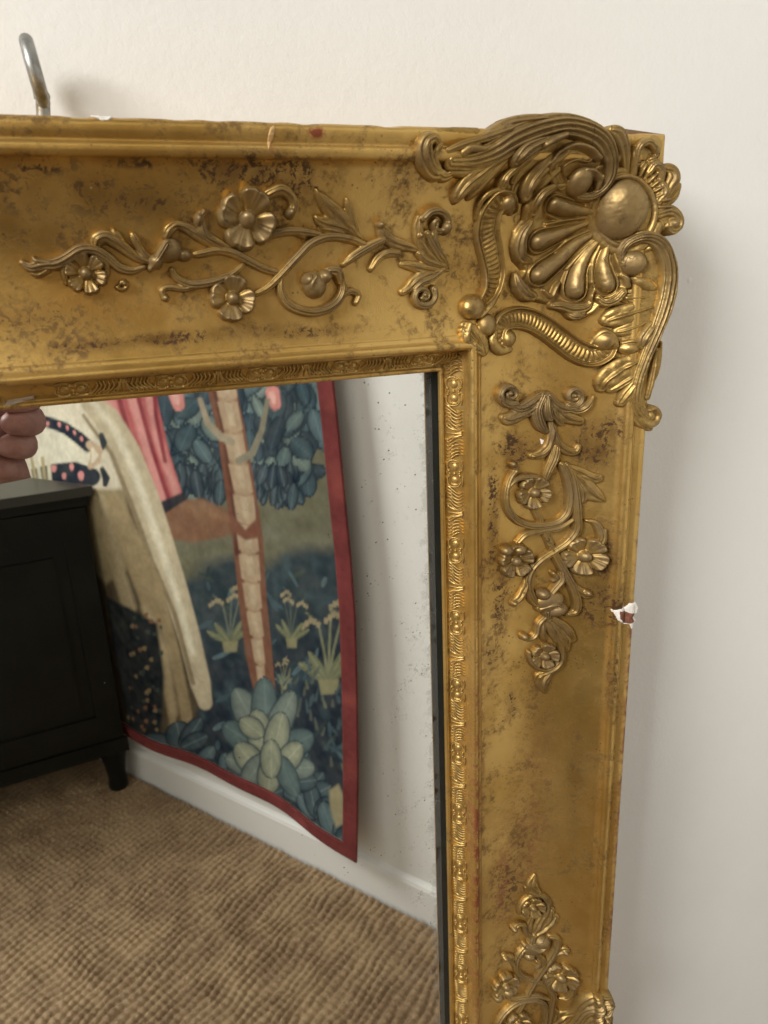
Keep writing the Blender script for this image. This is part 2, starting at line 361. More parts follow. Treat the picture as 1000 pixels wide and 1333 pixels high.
# painted wall
def wall_mat(name, col, b=.0006):
    n = N(name); a = n.noise(7, 3, .5); f = n.noise(300, 4, .55); g = n.noise(90, 3, .5)
    n.put(n.b.inputs['Base Color'], n.mix(n.ramp(a, .35, .65), tuple(q * .975 for q in col), col)); n.put(n.b.inputs['Roughness'], .62)
    v = n.node('ShaderNodeTexVoronoi', {'feature': 'F1'}, Scale=11.0); n.l.new(n.coord(), v.inputs['Vector'])
    pim = n.ramp(v.outputs['Distance'], .0, .035, 1.4, 0)
    n.put(n.b.inputs['Normal'], n.bump(n.math('ADD', n.math('ADD', n.math('MULTIPLY', f, .55), n.math('MULTIPLY', g, .7)), pim), b, .55)); return n.m
M_wall = wall_mat('cream_wall_paint', (.775, .76, .725), .0007)
M_wall2 = wall_mat('white_wall_paint', (.73, .73, .71))

# old mirror
n = N('foxed_old_mirror')
n.put(n.b.inputs['Base Color'], (.83, .835, .80)); n.b.inputs['Metallic'].default_value = 1; n.b.inputs['Roughness'].default_value = .012
geo = n.node('ShaderNodeTexCoord'); sx = n.node('ShaderNodeSeparateXYZ'); n.l.new(geo.outputs['Object'], sx.inputs[0])
edge = n.ramp(sx.outputs[0], S - .062, S - .003, 0, 1); band = n.ramp(sx.outputs[0], S - .12, S - .02, 0, 1)
f1 = n.noise(60, 8, .75); f2 = n.noise(15, 4, .6); f3 = n.noise(420, 3, .6)
blotch = n.math('MULTIPLY', n.ramp(n.math('ADD', f1, n.math('MULTIPLY', n.math('SUBTRACT', f3, .5), .5)), .55, .70), n.math('MULTIPLY', edge, n.ramp(f2, .42, .62)))
v = n.node('ShaderNodeTexVoronoi', {'feature': 'F1'}, Scale=330.0); n.l.new(n.coord(), v.inputs['Vector'])
vc = n.node('ShaderNodeSeparateColor'); n.l.new(v.outputs['Color'], vc.inputs[0])
dens = n.math('MULTIPLY', n.math('ADD', .005, n.math('MULTIPLY', band, n.ramp(f1, .50, .66, .01, .75))), 1.0)
dot = n.math('MULTIPLY', n.math('LESS_THAN', vc.outputs[0], dens), n.ramp(v.outputs['Distance'], .12, .30, 1, 0))
dark = n.node('ShaderNodeBsdfPrincipled'); n.put(dark.inputs['Base Color'], (.06, .058, .05)); dark.inputs['Roughness'].default_value = .4
grey = n.node('ShaderNodeBsdfPrincipled'); n.put(grey.inputs['Base Color'], (.30, .29, .26)); grey.inputs['Roughness'].default_value = .35
creep = n.ramp(n.math('ADD', sx.outputs[0], n.math('MULTIPLY', n.math('SUBTRACT', n.noise(70, 7, .75), .5), .050)), S - .011, S - .004, 0, 1)
m1 = n.node('ShaderNodeMixShader'); n.put(m1.inputs[0], n.math('MULTIPLY', n.math('MAXIMUM', blotch, n.math('MULTIPLY', creep, .5)), .62, clamp=True)); n.l.new(n.b.outputs[0], m1.inputs[1]); n.l.new(grey.outputs[0], m1.inputs[2])
m2 = n.node('ShaderNodeMixShader'); n.put(m2.inputs[0], n.math('MULTIPLY', dot, .8, clamp=True)); n.l.new(m1.outputs[0], m2.inputs[1]); n.l.new(dark.outputs[0], m2.inputs[2])
n.l.new(m2.outputs[0], n.out.inputs[0]); M_mirror = n.m

# ------------------------------------------------------------ setting: the wall behind, and the room the glass reflects
def V(x, y, z):                  # a place seen through the glass -> the real place in front of it
    return (x, 2 * MIR - y, z)
def vray(px, py, y=None, z=None):
    v = ray(px, py); s = y / v[1] if y is not None else z / v[2]; return v * s
HF = -1.25
WY = D - WALL_H
A_ = vray(174, 1004, z=HF); B_ = vray(568, 1201, z=HF)
wd = np.array([B_[0] - A_[0], B_[1] - A_[1]]); wd /= np.linalg.norm(wd); wn = np.array([-wd[1], wd[0]])   # along the oblique wall; normal
if wn @ (-A_[:2]) < 0: wn = -wn
t_end = (2 * MIR - WY - A_[1]) / wd[1]; 
def W(s, off, z):                # oblique wall: s metres along from A, off metres out of it
    p = A_[:2] + wd * s + wn * off; return V(p[0], p[1], z)
def slab(name, a, b, th, z0, z1, mat):
    """upright slab: front face from a to b, thickness th away"""
    a = np.array(a[:2]); b = np.array(b[:2]); d = (b - a) / np.linalg.norm(b - a); nn = np.array([-d[1], d[0]]) * th
    q = [a, b, b + nn, a + nn]; vs = [(p[0], p[1], z0) for p in q] + [(p[0], p[1], z1) for p in q]
    return mesh_from(name, vs, [(0, 1, 2, 3)[::-1], (4, 5, 6, 7), (0, 1, 5, 4), (1, 2, 6, 5), (2, 3, 7, 6), (3, 0, 4, 7)], mat, smooth=False)
tag(slab('wall', (-3.4, WY), (1.9, WY), .1, HF, 1.35, M_wall), kind='structure')
w0 = W(-2.6, 0, 0); w1 = W(t_end, 0, 0)
tag(slab('side_wall', w1, w0, .1, HF, 1.35, M_wall2), kind='structure')
M_floor = plain('dark_floor_boards', (.10, .055, .03), .5, 0, .4, 12)
tag(mesh_from('floor', [(-4, -4, HF - .03), (2.5, -4, HF - .03), (2.5, WY, HF - .03), (-4, WY, HF - .03)], [(0, 1, 2, 3)], M_floor, smooth=False), kind='structure')
# skirting board on the oblique wall
pr = [(0, 0), (.012, 0), (.012, .098), (.009, .106), (.004, .110), (0, .112)]
vs = [W(s_, o_, HF - .02 + z_) for s_ in (-2.6, t_end - .01) for (o_, z_) in pr]; k = len(pr)
sk = mesh_from('skirting_board', vs, [(i, i + 1, k + i + 1, k + i) for i in range(k - 1)], M_wall2, smooth=False); tag(sk, kind='structure')

# ------------------------------------------------------------ the mirror
mirror = empty('mirror', (S, D, T)); MP = mirror
tag(mirror, 'large antique gilt framed mirror with carved corner and foxed glass on the cream wall', 'mirror')
def par(o, p=mirror):
    o.parent = p; o.matrix_parent_inverse = Matrix.Translation(-mirror.location) if p is mirror else Matrix(); return o
L_END, B_END = -.62, -.98
def rail(name, top, mat):
    n_ = 260; vs = []; fs = []; k = len(PROF)
    for i in range(n_ + 1):
        t = i / n_
        for (w_, h_) in PROF:
            if top:
                x = (S + w_) + (L_END - S - w_) * t; z = T + w_
            else:
                x = S + w_; z = (T + w_) + (B_END - T - w_) * t
            wob = .00025 * math.sin(x * 37 + w_ * 60) * math.cos(z * 29) if w_ > .026 else 0
            jag = 0
            if w_ > .147 and h_ > .0: jag = .0007 * max(0, math.sin(x * 190 + z * 230) * math.sin(x * 71 - z * 53)) 
            vs.append((x - (jag if not top else 0), D - h_ - wob + jag, z - (jag if top else 0)))
    for i in range(n_):
        for j in range(k - 1):
            a = i * k + j; q = (a, a + 1, a + k + 1, a + k); fs.append(q if top else q[::-1])
    o = mesh_from(name, vs, fs, mat); 
    o.data.materials.append(M_black)
    for p in o.data.polygons:
        if p.index % (k - 1) == 0: p.material_index = 1
    return par(o)
top_rail = rail('top_rail', True, M_top); side_rail = rail('side_rail', False, M_side)
gl = mesh_from('mirror_glass', [(L_END, MIR, B_END), (S + .004, MIR, B_END), (S + .004, MIR, T + .004), (L_END, MIR, T + .004)], [(0, 1, 2, 3)], M_mirror, smooth=False)
par(gl)
bk = mesh_from('backboard', [(L_END, MIR + .004, B_END), (S + .14, MIR + .004, B_END), (S + .14, MIR + .004, T + .14), (L_END, MIR + .004, T + .14)], [(0, 1, 2, 3)], M_black, smooth=False); par(bk)

# small pressed foliate units along the sight edge
def unit_relief():
    R = Relief(); k = .001
    def st(p, kind='r'): R.stroke([(a * k, b * k, c * k, d * k) for a, b, c, d in p], kind)
    for sx_ in (1, -1):
        R.dome(sx_ * 5.0 * k, .2 * k, 3.0 * k, 2.9 * k, 1.5 * k); st([(sx_ * 8.0, 2.6, .45, 1.3), (sx_ * 8.6, 0, .5, 1.7), (sx_ * 7.6, -2.6, .45, 1.5)]); st([(sx_ * 2.4, 5.7, .5, 1.0), (sx_ * 6.0, 6.2, .6, 1.3), (sx_ * 9.6, 5.6, .55, 1.3)])
        st([(sx_ * 2, -4.8, .6, 1.2), (sx_ * 4.4, -5.6, .75, 1.5), (sx_ * 7.5, -5.3, .7, 1.6), (sx_ * 9.6, -3.4, .7, 1.5), (sx_ * 10.2, -.3, .65, 1.4), (sx_ * 9.2, 3.0, .55, 1.3), (sx_ * 6.5, 4.9, .4, 1)])
        R.dome(sx_ * 2.2 * k, -4.4 * k, 1.15 * k, 1.05 * k, 1.8 * k); R.dome(sx_ * 1.7 * k, 4.1 * k, 1.3 * k, 1.2 * k, 1.7 * k)
        for q, (u0, u1, wv) in enumerate([(11.5, 13.0, .8), (13.7, 15.4, .85), (16.0, 18.2, .9), (18.6, 20.9, .85), (21.3, 23.4, .8), (24.2, 26.0, .75)]):
            st([(sx_ * (u0 + 2.6), 5.6, wv * .6, 1.2), (sx_ * (u0 + 3.4), 2.9, wv, 2.1), (sx_ * u1, -.6, wv * 1.05, 1.9), (sx_ * (u0 - .8), -3.6, wv * .9, 1.7), (sx_ * (u0 - 1.8 + .4 * q), -5.7, wv * .7, 1.3)])
        st([(sx_ * 28.8, 5.8, .8, 1.4), (sx_ * 27.8, 1, 1.0, 2.0), (sx_ * 26.4, -3, .95, 1.7), (sx_ * 24.6, -5.9, .7, 1.2)])
        R.dome(sx_ * 25.4 * k, -4.9 * k, 1.1 * k, .9 * k, 1.7 * k)
    st([(-30, 5.5, .9, 1.5), (-30, 0, .8, 1.7), (-30, -5.5, .5, 1.0)]); st([(30, 5.5, .9, 1.5), (30, 0, .8, 1.7), (30, -5.5, .5, 1.0)])
    R.dome(0, 0, 1.25 * k, 1.2 * k, 1.8 * k); R.dome(0, 3.6 * k, 1.1 * k, 1.0 * k, 1.6 * k); R.dome(0, -3.6 * k, 1.0 * k, .9 * k, 1.5 * k)
    st([(-1.2, -6.0, .5, 1.1), (1.2, -6.0, .5, 1.1)])
    return R
ur = unit_relief()
unit = build_relief('foliate_moulding_unit', ur, M_sight, None, res=.00030, skirt=.0006, basef=lambda X, Z: X * 0, wob=.0001, local=True)
unit_me = unit.data; bpy.data.objects.remove(unit)
slope = math.atan2(.0100, .0100); cw, ch = .0094, -.0127
cnt = 0
def put_unit(X, Z, top):
    o = bpy.data.objects.new('foliate_moulding_unit', unit_me); C.objects.link(o); o.parent = mirror
    # local x along, local z across (inner edge negative), local -y outwards
    if top: ax = Vector((1, 0, 0)); ac = Vector((0, -math.sin(slope), math.cos(slope)))
    else: ax = Vector((0, 0, -1)); ac = Vector((math.cos(slope), -math.sin(slope), 0))
    ay = ac.cross(ax); sgn = 1
    if not top: ay = ac.cross(ax)
    R3 = Matrix((ax, ay, ac)).transposed().to_4x4()
    R3.translation = Vector((X, D - ch, Z)) - mirror.location; o.matrix_basis = R3; return o
z0 = T - .0130 + .0
zc = at(598, 508.6, ch)[1]
for i in range(15): put_unit(S + cw, zc - .0602 * i, False)
xc = at(552, 473, ch)[0]
x_stop = at(45, 505, ch)[0]
for i in range(4):
    put_unit(xc - .0565 * i, T + cw, True).scale = (.94, 1, 1)
full = ur.items; ur.items = [it for it in full if (it[1][:, 0].min() if it[0] == 's' else it[1][0]) > -.0115]
part_me = build_relief('foliate_moulding_unit', ur, M_sight, None, res=.00030, skirt=.0006, basef=lambda X, Z: X * 0, wob=.0001, local=True)
whole, unit_me = unit_me, part_me.data; bpy.data.objects.remove(part_me)
put_unit(xc - .0565 * 4, T + cw, True).scale = (.94, 1, 1); unit_me = whole
# filler between the corner and the first unit of each rail
R = Relief()
for q in range(4):
    dx = -.0165 + q * .0030
    R.stroke([(dx, -.0055, .0006, .0012), (dx + .0026, -.001, .0010, .0018), (dx + .0030, .0035, .0010, .0019), (dx + .0012, .006, .0006, .001)])
fme = build_relief('corner_leaf', R, M_sight, None, res=.0003, skirt=.0006, basef=lambda X, Z: X * 0, wob=.0001, local=True)
f2_ = fme.data; bpy.data.objects.remove(fme)
unit_me, keep = f2_, unit_me

# ------------------------------------------------------------ carved ornaments
def pts(L, lift=0.0, f=None):
    out = []
    for (px, py, hw, h) in L:
        x, z, r = P(px, py, hw, h * .00055 + lift)
        if f: x, z = f(x, z)
        out.append((x, z, r, h * .001))
    return out
def dm(R, px, py, rx, ry, h, rot=0, lift=0.0, pw=.5, f=None):
    x, z, a = P(px, py, rx, h * .0005 + lift); _, _, b = P(px, py, ry, h * .0005 + lift)
    if f: x, z = f(x, z)
    R.dome(x, z, a, b, h * .001, rot, lift, pw)
HS = 1.0
def S1(name, parent, mat, *strokes, **kw):
    """one carved piece = one mesh: strokes (points, kind, lift mm) and domes ('dome', px, py, rx, ry, h, rot, lift)"""
    R = Relief(); f = kw.pop('f', None)
    strokes = [(s_[:5] + (s_[5] * HS,) + s_[6:]) if s_[0] == 'dome' else s_ if s_[0] == 'flower' else ([(a, b, c, d * HS) for a, b, c, d in s_[0]],) + s_[1:] for s_ in strokes]
    for s in strokes:
        if s[0] == 'dome': dm(R, *s[1:6], rot=s[6] if len(s) > 6 else 0, lift=(s[7] if len(s) > 7 else 0) * .001, f=f)
        elif s[0] == 'flower':
            x, z, r = P(s[1], s[2], s[3], .003)
            if f: x, z = f(x, z)
            R.flower(x, z, r, s[4], s[5], s[6] * .001, (s[7] if len(s) > 7 else 0) * .001)
        else: R.stroke(pts(s[0], (s[2] if len(s) > 2 else 0) * .001, f), s[1] if len(s) > 1 else 'r', (s[2] if len(s) > 2 else 0) * .001)
    o = build_relief(name, R, mat, parent, **kw)
    o.matrix_parent_inverse = Matrix.Translation(-(Vector(parent.location) + (Vector(parent.parent.location) if parent.parent else Vector((0, 0, 0)))))
    return o
def volute(cx, cy, r0, r1, a0, turns, hw0, hw1, h0, h1, cw_=1, n_=14, sq=1.0):
    """points of a spiral in photo measure; angles in degrees, 0 right, 90 down"""
    out = []
    for i in range(n_ + 1):
        t = i / n_; a = math.radians(a0 + cw_ * 360 * turns * t); r = r0 + (r1 - r0) * t ** .8
        out.append((cx + r * math.cos(a), cy + r * math.sin(a) * sq, hw0 + (hw1 - hw0) * t, h0 + (h1 - h0) * t))
    return out

corner = empty('corner_ornament', (0, 0, 0), mirror); corner.location = Vector((S + .12, D - .03, T + .12)) - mirror.location
O = M_orn
PB[0] = base_soft
# shell: ground plate, drops and scalloped lip
R = Relief()
plate = [(760, 228), (728, 236), (703, 240), (690, 252), (682, 270), (680, 286), (669, 300), (664, 322), (668, 340), (680, 352), (668, 364), (668, 380), (684, 391), (704, 395), (716, 398), (728, 404), (738, 415), (758, 418), (776, 410),
         (786, 400), (802, 400), (817, 388), (824, 370), (820, 352), (838, 336), (860, 320), (868, 290), (868, 250), (850, 215), (820, 200), (790, 205)]
pp = []
for (a, b) in plate:
    x, z, _ = P(a, b, 0, .004); pp.append((x, z))
bx, bz, _ = P(814, 275, 0, .006)
def flute(X, Z, dd):
    r = np.hypot(X - bx, Z - bz); th = np.arctan2(Z - bz, X - bx)
    return (.82 + .18 * np.cos(th * 22 + 1.2)) * (.80 + .35 * np.exp(-(dd / .0022 - 1.2) ** 2))
R.poly(pp, .0045, .0035, 0, flute)
def drop(L, lift=.0030): R.stroke(pts(L, lift), 'd', lift)
drop([(770, 276, 9, 3.5), (752, 274, 11, 5), (738, 272, 14, 6.5), (723, 267, 14, 7.5)])
drop([(764, 291, 6, 3), (748, 297, 8, 4.2), (728, 305, 12, 6), (707, 313, 16, 7.8), (702, 315, 15, 7.8)])
drop([(770, 306, 6, 3), (750, 318, 10, 5), (728, 338, 14, 6.8), (708, 354, 17, 8.2), (703, 358, 16, 8.2)])
drop([(778, 316, 5, 3), (764, 332, 9, 4.5), (754, 354, 13, 6), (751, 372, 16, 8), (751, 379, 15, 8.2)])
drop([(793, 320, 6, 3), (788, 338, 9, 4.5), (789, 354, 13, 6), (793, 368, 15, 7.5), (794, 372, 14, 7.5)])
# long thin flutes between the drops
for L in ([(768, 283, 2, 2.2), (735, 287, 2.4, 3), (712, 292, 2.2, 2.4)], [(768, 300, 2, 2.2), (740, 312, 2.4, 3), (722, 327, 2.2, 2.4)],
          [(774, 313, 2, 2.2), (756, 330, 2.4, 3), (738, 350, 2.4, 2.6)], [(782, 320, 2, 2.2), (772, 342, 2.4, 3), (771, 368, 2.6, 3)], [(800, 322, 2, 2), (806, 342, 2.4, 3), (813, 360, 2.4, 2.6)]):
    R.stroke(pts(L, .003), 'r', .003)
# lip: raised lobes round the outside
for L in ([(722, 243, 5, 4), (708, 252, 8, 7), (699, 264, 8, 7.5), (695, 277, 6, 4.5)],
          [(692, 290, 4, 4), (682, 305, 8, 7), (678, 322, 10, 8), (680, 336, 8, 6.5), (690, 340, 4, 4)],
          [(672, 358, 4, 5), (676, 370, 8, 7), (685, 382, 10, 7), (694, 386, 7, 4.5)],
          [(708, 378, 2.5, 5), (718, 386, 3.2, 6), (724, 374, 3, 6), (728, 368, 2.5, 4.5)],
          [(720, 398, 5, 5.5), (731, 398, 7, 6.5), (746, 402, 8, 6.5), (762, 400, 7, 6), (769, 394, 4, 5)],
          [(738, 408, 3, 4.5), (748, 412, 5.5, 7), (760, 410, 4, 5)],
          [(770, 396, 2.5, 5), (770, 386, 3, 6.5), (774, 378, 2.6, 5)],
          [(780, 388, 4, 5), (790, 394, 6, 6.5), (803, 390, 7, 6.5), (813, 380, 6, 6)],
          [(812, 358, 4, 5), (818, 362, 4, 6.5), (820, 372, 4, 5.5)],
          [(742, 244, 5, 5), (750, 252, 5, 6), (762, 254, 4, 5)]):
    R.stroke(pts(L, .002), 'g', .002)
shell = build_relief('shell', R, O, corner)
def adopt(o, p=corner):
    o.parent = p; o.matrix_parent_inverse = Matrix.Translation(-(Vector(corner.location) + Vector(mirror.location))); return o
adopt(shell)
# collar and boss
HS = .62
S1('collar', corner, O, (volute(813, 275, 47, 47, 20, .70, 6.5, 6.5, 8, 8, 1, 16, 1.12), 'r', 1), (volute(813, 275, 39, 39, 0, 1.0, 5, 5, 10, 10, 1, 20, 1.15), 'r', 1))
S1('boss', corner, O, ('dome', 816, 272, 29, 35, 23, -.12, 4), ('dome', 814, 276, 34.5, 40.5, 4.5, -.15, 3.5))
# little ribs and ruffle to the upper right of the boss
rb = []
for i in range(8):
    a = math.radians(-62 + i * 8.5); c_, s_ = math.cos(a), math.sin(a)
    rb.append(([(813 + 44 * c_, 272 + 48 * s_, 1.8, 5), (813 + 52 * c_, 272 + 58 * s_, 2.4, 7.5), (813 + 60 * c_, 272 + 66 * s_, 2.2, 6)], 'r', 3))
S1('ruffle', corner, O, *rb, ([(826, 226, 4, 7), (829, 205, 5, 8), (834, 190, 5.5, 9), (845, 184, 5.5, 9), (854, 192, 5, 8), (856, 202, 4, 6), (848, 207, 3, 5)], 'g', 3),
   ([(846, 224, 5, 6), (854, 214, 6, 8), (862, 220, 6, 8), (862, 232, 5, 6)], 'g', 4), ([(866, 258, 6, 6), (872, 244, 10, 9), (878, 232, 11, 11), (875, 222, 9, 9), (866, 219, 6, 6)], 'g', 2),
   ([(858, 262, 6, 6), (866, 250, 7, 9), (862, 240, 6, 7)], 'g', 3), ([(838, 216, 8, 6), (852, 236, 9, 7), (866, 262, 9, 7)], 'g', 1),
   ([(868, 262, 8, 5), (878, 254, 8, 7), (884, 242, 5, 6)], 'g', 0))
S1('side_curl', corner, O, ([(850, 282, 6, 5), (862, 276, 8, 7), (874, 274, 8, 9), (884, 282, 7, 10), (885, 293, 6.5, 10), (877, 300, 6, 9), (871, 294, 4.5, 8)], 'g', 2), ('dome', 877, 291, 6, 7, 12, 0, 2), ([(850, 292, 8, 4), (866, 290, 9, 6), (876, 290, 8, 7)], 'g', 1))
S1('bud', corner, O, ([(816, 226, 4, 5), (815, 205, 7, 8), (812, 186, 10, 12), (806, 173, 10, 12), (797, 169, 6, 8)], 'g', 3), ([(800, 215, 5, 5), (806, 200, 6, 7), (808, 186, 5, 6)], 'r', 2), ([(822, 225, 3, 5), (824, 205, 3, 7), (828, 190, 3, 5)], 'r', 2),
   ([(792, 222, 12, 4), (812, 212, 14, 5), (835, 205, 14, 5), (852, 190, 13, 5)], 'r', 0))
# upper acanthus scroll
S1('acanthus_scroll', corner, O,
   ([(590, 210, 11, 6), (618, 208, 14, 8), (645, 198, 17, 11), (672, 181, 19, 14), (705, 168, 18, 16), (738, 162, 15, 17), (768, 169, 14, 18), (788, 184, 13, 17), (797, 206, 10.5, 16), (796, 228, 8.5, 15), (786, 246, 7.5, 14), (770, 256, 7, 13), (754, 256, 6, 11), (742, 247, 4, 9)], 'G', 2),
   ('dome', 758, 237, 17, 17, 13, .3, 4), ([(762, 222, 4, 14), (772, 224, 4.5, 15), (780, 234, 4.5, 14), (776, 246, 4, 12)], 'r', 2),
   ([(732, 240, 8, 5), (724, 222, 12, 7), (732, 206, 14, 8), (750, 198, 12, 8), (766, 204, 8, 7)], 'c', 2),
   ([(716, 215, 3.5, 8), (728, 198, 4, 11), (748, 189, 4, 13), (768, 194, 4, 14), (780, 206, 4, 13)], 'r', 3))
S1('carved_ground', corner, O, ([(600, 208, 14, 4), (650, 205, 22, 5), (700, 200, 30, 6), (745, 205, 30, 6), (780, 215, 16, 5)], 'r', 0), ([(690, 215, 12, 4), (670, 238, 14, 4), (664, 256, 8, 3)], 'g', 0))
lobe = lambda L, k='g', lf=1: (L, k, lf)
S1('acanthus_leaf', corner, O, lobe([(668, 196, 6, 7), (648, 210, 9, 9), (628, 226, 11, 10), (610, 240, 11, 12), (600, 252, 9, 13), (596, 259, 6, 10)], 'l', 2), lobe([(658, 210, 4, 8), (640, 228, 6, 9), (624, 244, 7, 8), (612, 256, 5, 6)], 'r', 1))
S1('acanthus_leaf', corner, O, lobe([(700, 196, 6, 8), (678, 214, 5, 9), (662, 228, 6, 10), (657, 236, 7, 12), (655, 242, 6, 10)], 'g', 2), lobe([(690, 206, 5, 6), (676, 222, 5, 7), (668, 236, 5, 6)], 'g', 1))
S1('acanthus_leaf', corner, O, lobe([(738, 196, 8, 10), (716, 212, 10, 11), (700, 228, 12, 12), (690, 244, 11, 14), (687, 256, 7, 12)], 'l', 2), lobe([(726, 222, 6, 7), (710, 236, 7, 8), (698, 252, 5, 6)], 'r', 1))
S1('acanthus_leaf', corner, O, lobe([(716, 182, 7, 14), (700, 188, 9, 17), (686, 196, 11, 19), (677, 205, 9, 19), (672, 211, 6, 14)], 'g', 3), lobe([(735, 176, 5, 16), (720, 182, 6, 18), (708, 190, 5, 17)], 'r', 4))
S1('acanthus_leaf', corner, O, lobe([(584, 196, 5, 6), (604, 188, 6, 8), (624, 182, 6, 9), (642, 176, 7, 10), (664, 168, 7, 11)], 'g', 2), lobe([(604, 200, 6, 6), (614, 193, 6, 8), (630, 194, 5, 8), (640, 190, 4, 6)], 'r', 3), lobe([(640, 172, 5, 6), (664, 160, 7, 9), (690, 156, 8, 12), (712, 154, 6, 12)], 'g', 2), lobe([(604, 214, 5, 7), (628, 214, 6, 8), (650, 206, 5, 9)], 'G', 2),
   lobe([(586, 226, 4, 5), (610, 226, 5, 7), (634, 220, 5, 8), (656, 206, 4, 8)], 'r', 1))
S1('curled_tip', corner, O, ([(578, 226, 5, 5), (566, 226, 9, 8), (557, 214, 11, 11), (553, 198, 13, 14), (556, 184, 11, 13), (566, 179, 7, 10), (572, 186, 5, 7)], 'g', 1), ([(572, 222, 5, 6), (566, 208, 6, 8), (568, 196, 5, 8), (574, 190, 4, 7)], 'g', 1), ([(590, 226, 5, 6), (578, 230, 7, 8), (568, 222, 6, 7)], 'g', 0),
   ([(545, 180, 8, 2.5), (580, 176, 9, 2.5), (620, 176, 9, 3)], 'r', 0))
# ribbed scrolls
S1('ribbed_scroll', corner, O, ([(668, 272, 8, 8), (662, 262, 11, 10), (650, 264, 14, 10), (639, 280, 17, 9), (635, 302, 18.5, 8.5), (640, 330, 18, 8.5), (644, 356, 16, 9), (640, 378, 12, 10), (630, 394, 8, 9)], 'b', 0.8),
   ('dome', 662, 266, 11, 11, 13, 0, 1), ('dome', 618, 400, 17, 16, 13, .2, 0.5), ([(652, 372, 3, 7), (646, 388, 3.6, 8), (636, 402, 4, 9), (626, 412, 3.5, 8)], 'r', 1),
   ([(620, 285, 3, 5), (624, 268, 4, 6), (634, 254, 4.5, 7), (650, 248, 5, 8), (664, 254, 4.5, 8)], 'r', 1))
S1('ribbed_scroll', corner, O, ([(656, 450, 5, 6), (650, 436, 9, 7), (656, 420, 12, 8), (672, 414, 14.5, 8.5), (692, 417, 15, 8.5), (712, 428, 15, 8.5), (732, 443, 15, 8.5), (752, 457, 15, 8.5), (772, 464, 14.5, 8.5), (788, 460, 12, 8.5), (796, 452, 9, 8)], 'b', 0.8),
   ('dome', 664, 441, 10, 11, 11, 0, 1), ('dome', 790, 444, 13, 12, 12, 0, 1), ([(768, 450, 3, 5), (778, 438, 4, 8), (788, 432, 5, 9), (800, 438, 5, 9), (803, 450, 5, 8)], 'r', 1),
   ([(644, 432, 5, 7), (643, 446, 7, 8), (652, 456, 7, 8), (664, 455, 5, 7)], 'r', 0))
S1('clasp', corner, O, ('dome', 636, 423, 13, 14, 11, 0, 1), ([(606, 424, 6, 5), (616, 432, 10, 8), (626, 446, 12, 9), (630, 456, 9, 7)], 'l', 1), ([(603, 430, 5, 6), (610, 444, 8, 8), (622, 454, 7, 8), (630, 460, 4, 5)], 'g', 2), ([(612, 422, 4, 7), (608, 440, 5, 9), (612, 455, 4, 6)], 'r', 2))
# right hand acanthus scroll
S1('acanthus_scroll', corner, O,
   ([(811, 340, 5, 11), (812, 325, 6, 14), (822, 314, 7, 16), (838, 308, 8.5, 17), (855, 312, 9.5, 18), (867, 326, 11, 18), (873, 350, 12.5, 18), (872, 376, 13.5, 17), (866, 402, 13.5, 16), (857, 428, 11.5, 15), (847, 452, 9.5, 13), (838, 476, 8.5, 11), (831, 500, 9, 9), (829, 520, 10, 8), (835, 536, 9, 8), (845, 546, 7, 7)], 'G', 1.5),
   ('dome', 829, 342, 16, 16, 14, 0, 2.5))
S1('carved_ground', corner, O, ([(848, 330, 16, 5), (848, 365, 26, 6), (846, 400, 28, 6), (838, 440, 24, 6), (830, 480, 17, 5), (828, 518, 10, 4)], 'r', 0))
S1('curled_tip', corner, O, ('dome', 847, 542, 8, 8, 9, 0, .5), ([(833, 538, 5, 6), (840, 551, 6, 8), (852, 551, 5.5, 8), (858, 541, 5, 8), (853, 532, 4, 8), (845, 534, 3, 8)], 'r', 1), ([(820, 522, 5, 5), (825, 538, 6, 6), (834, 551, 6, 7), (847, 558, 4, 6)], 'g', 0))
S1('acanthus_leaf', corner, O, lobe([(850, 374, 7, 7), (842, 370, 9, 9), (834, 367, 8, 10), (828, 363, 5, 8)], 'r', .5))
S1('acanthus_leaf', corner, O, lobe([(850, 388, 6, 6), (840, 387, 7.5, 8), (828, 388, 7.5, 9), (818, 388, 6, 8)], 'l', .5))
S1('acanthus_leaf', corner, O, lobe([(852, 399, 8, 6), (842, 402, 11, 8), (824, 408, 13, 10), (807, 413, 13, 12), (795, 417, 8, 9)], 'l', 1))
S1('acanthus_leaf', corner, O, lobe([(846, 416, 8, 6), (836, 422, 10, 9), (820, 429, 9, 10), (808, 432, 6, 8)], 'l', .3))
S1('acanthus_leaf', corner, O, lobe([(854, 420, 8, 10), (846, 430, 9, 12), (839, 441, 9, 13), (836, 450, 6, 10)], 'g', 1.5))
S1('small_berry', corner, O, ('dome', 822, 454, 13, 8, 9, 0, 1), ([(812, 447, 2.5, 6), (824, 444, 3, 8), (838, 448, 3, 8)], 'r', 1))
S1('acanthus_leaf', corner, O, lobe([(840, 464, 7, 8), (828, 472, 11, 9), (813, 481, 14, 10), (800, 490, 14, 12), (790, 498, 10, 11), (786, 506, 6, 8)], 'l', 1), lobe([(834, 482, 5, 6), (820, 493, 7, 8), (806, 503, 7, 8), (797, 508, 5, 6)], 'g', .5))
S1('acanthus_leaf', corner, O, lobe([(840, 480, 5, 7), (830, 496, 7, 9), (819, 512, 8, 9), (811, 525, 6, 7)], 'g', .5))
S1('acanthus_leaf', corner, O, lobe([(855, 456, 4, 7), (852, 478, 5, 8), (848, 500, 5, 8), (843, 518, 4, 6)], 'g', .5), lobe([(860, 446, 3, 6), (858, 466, 4, 7), (855, 484, 4, 6), (850, 497, 3, 4)], 'r', .5))
HS = 1.0; PB[0] = base_h
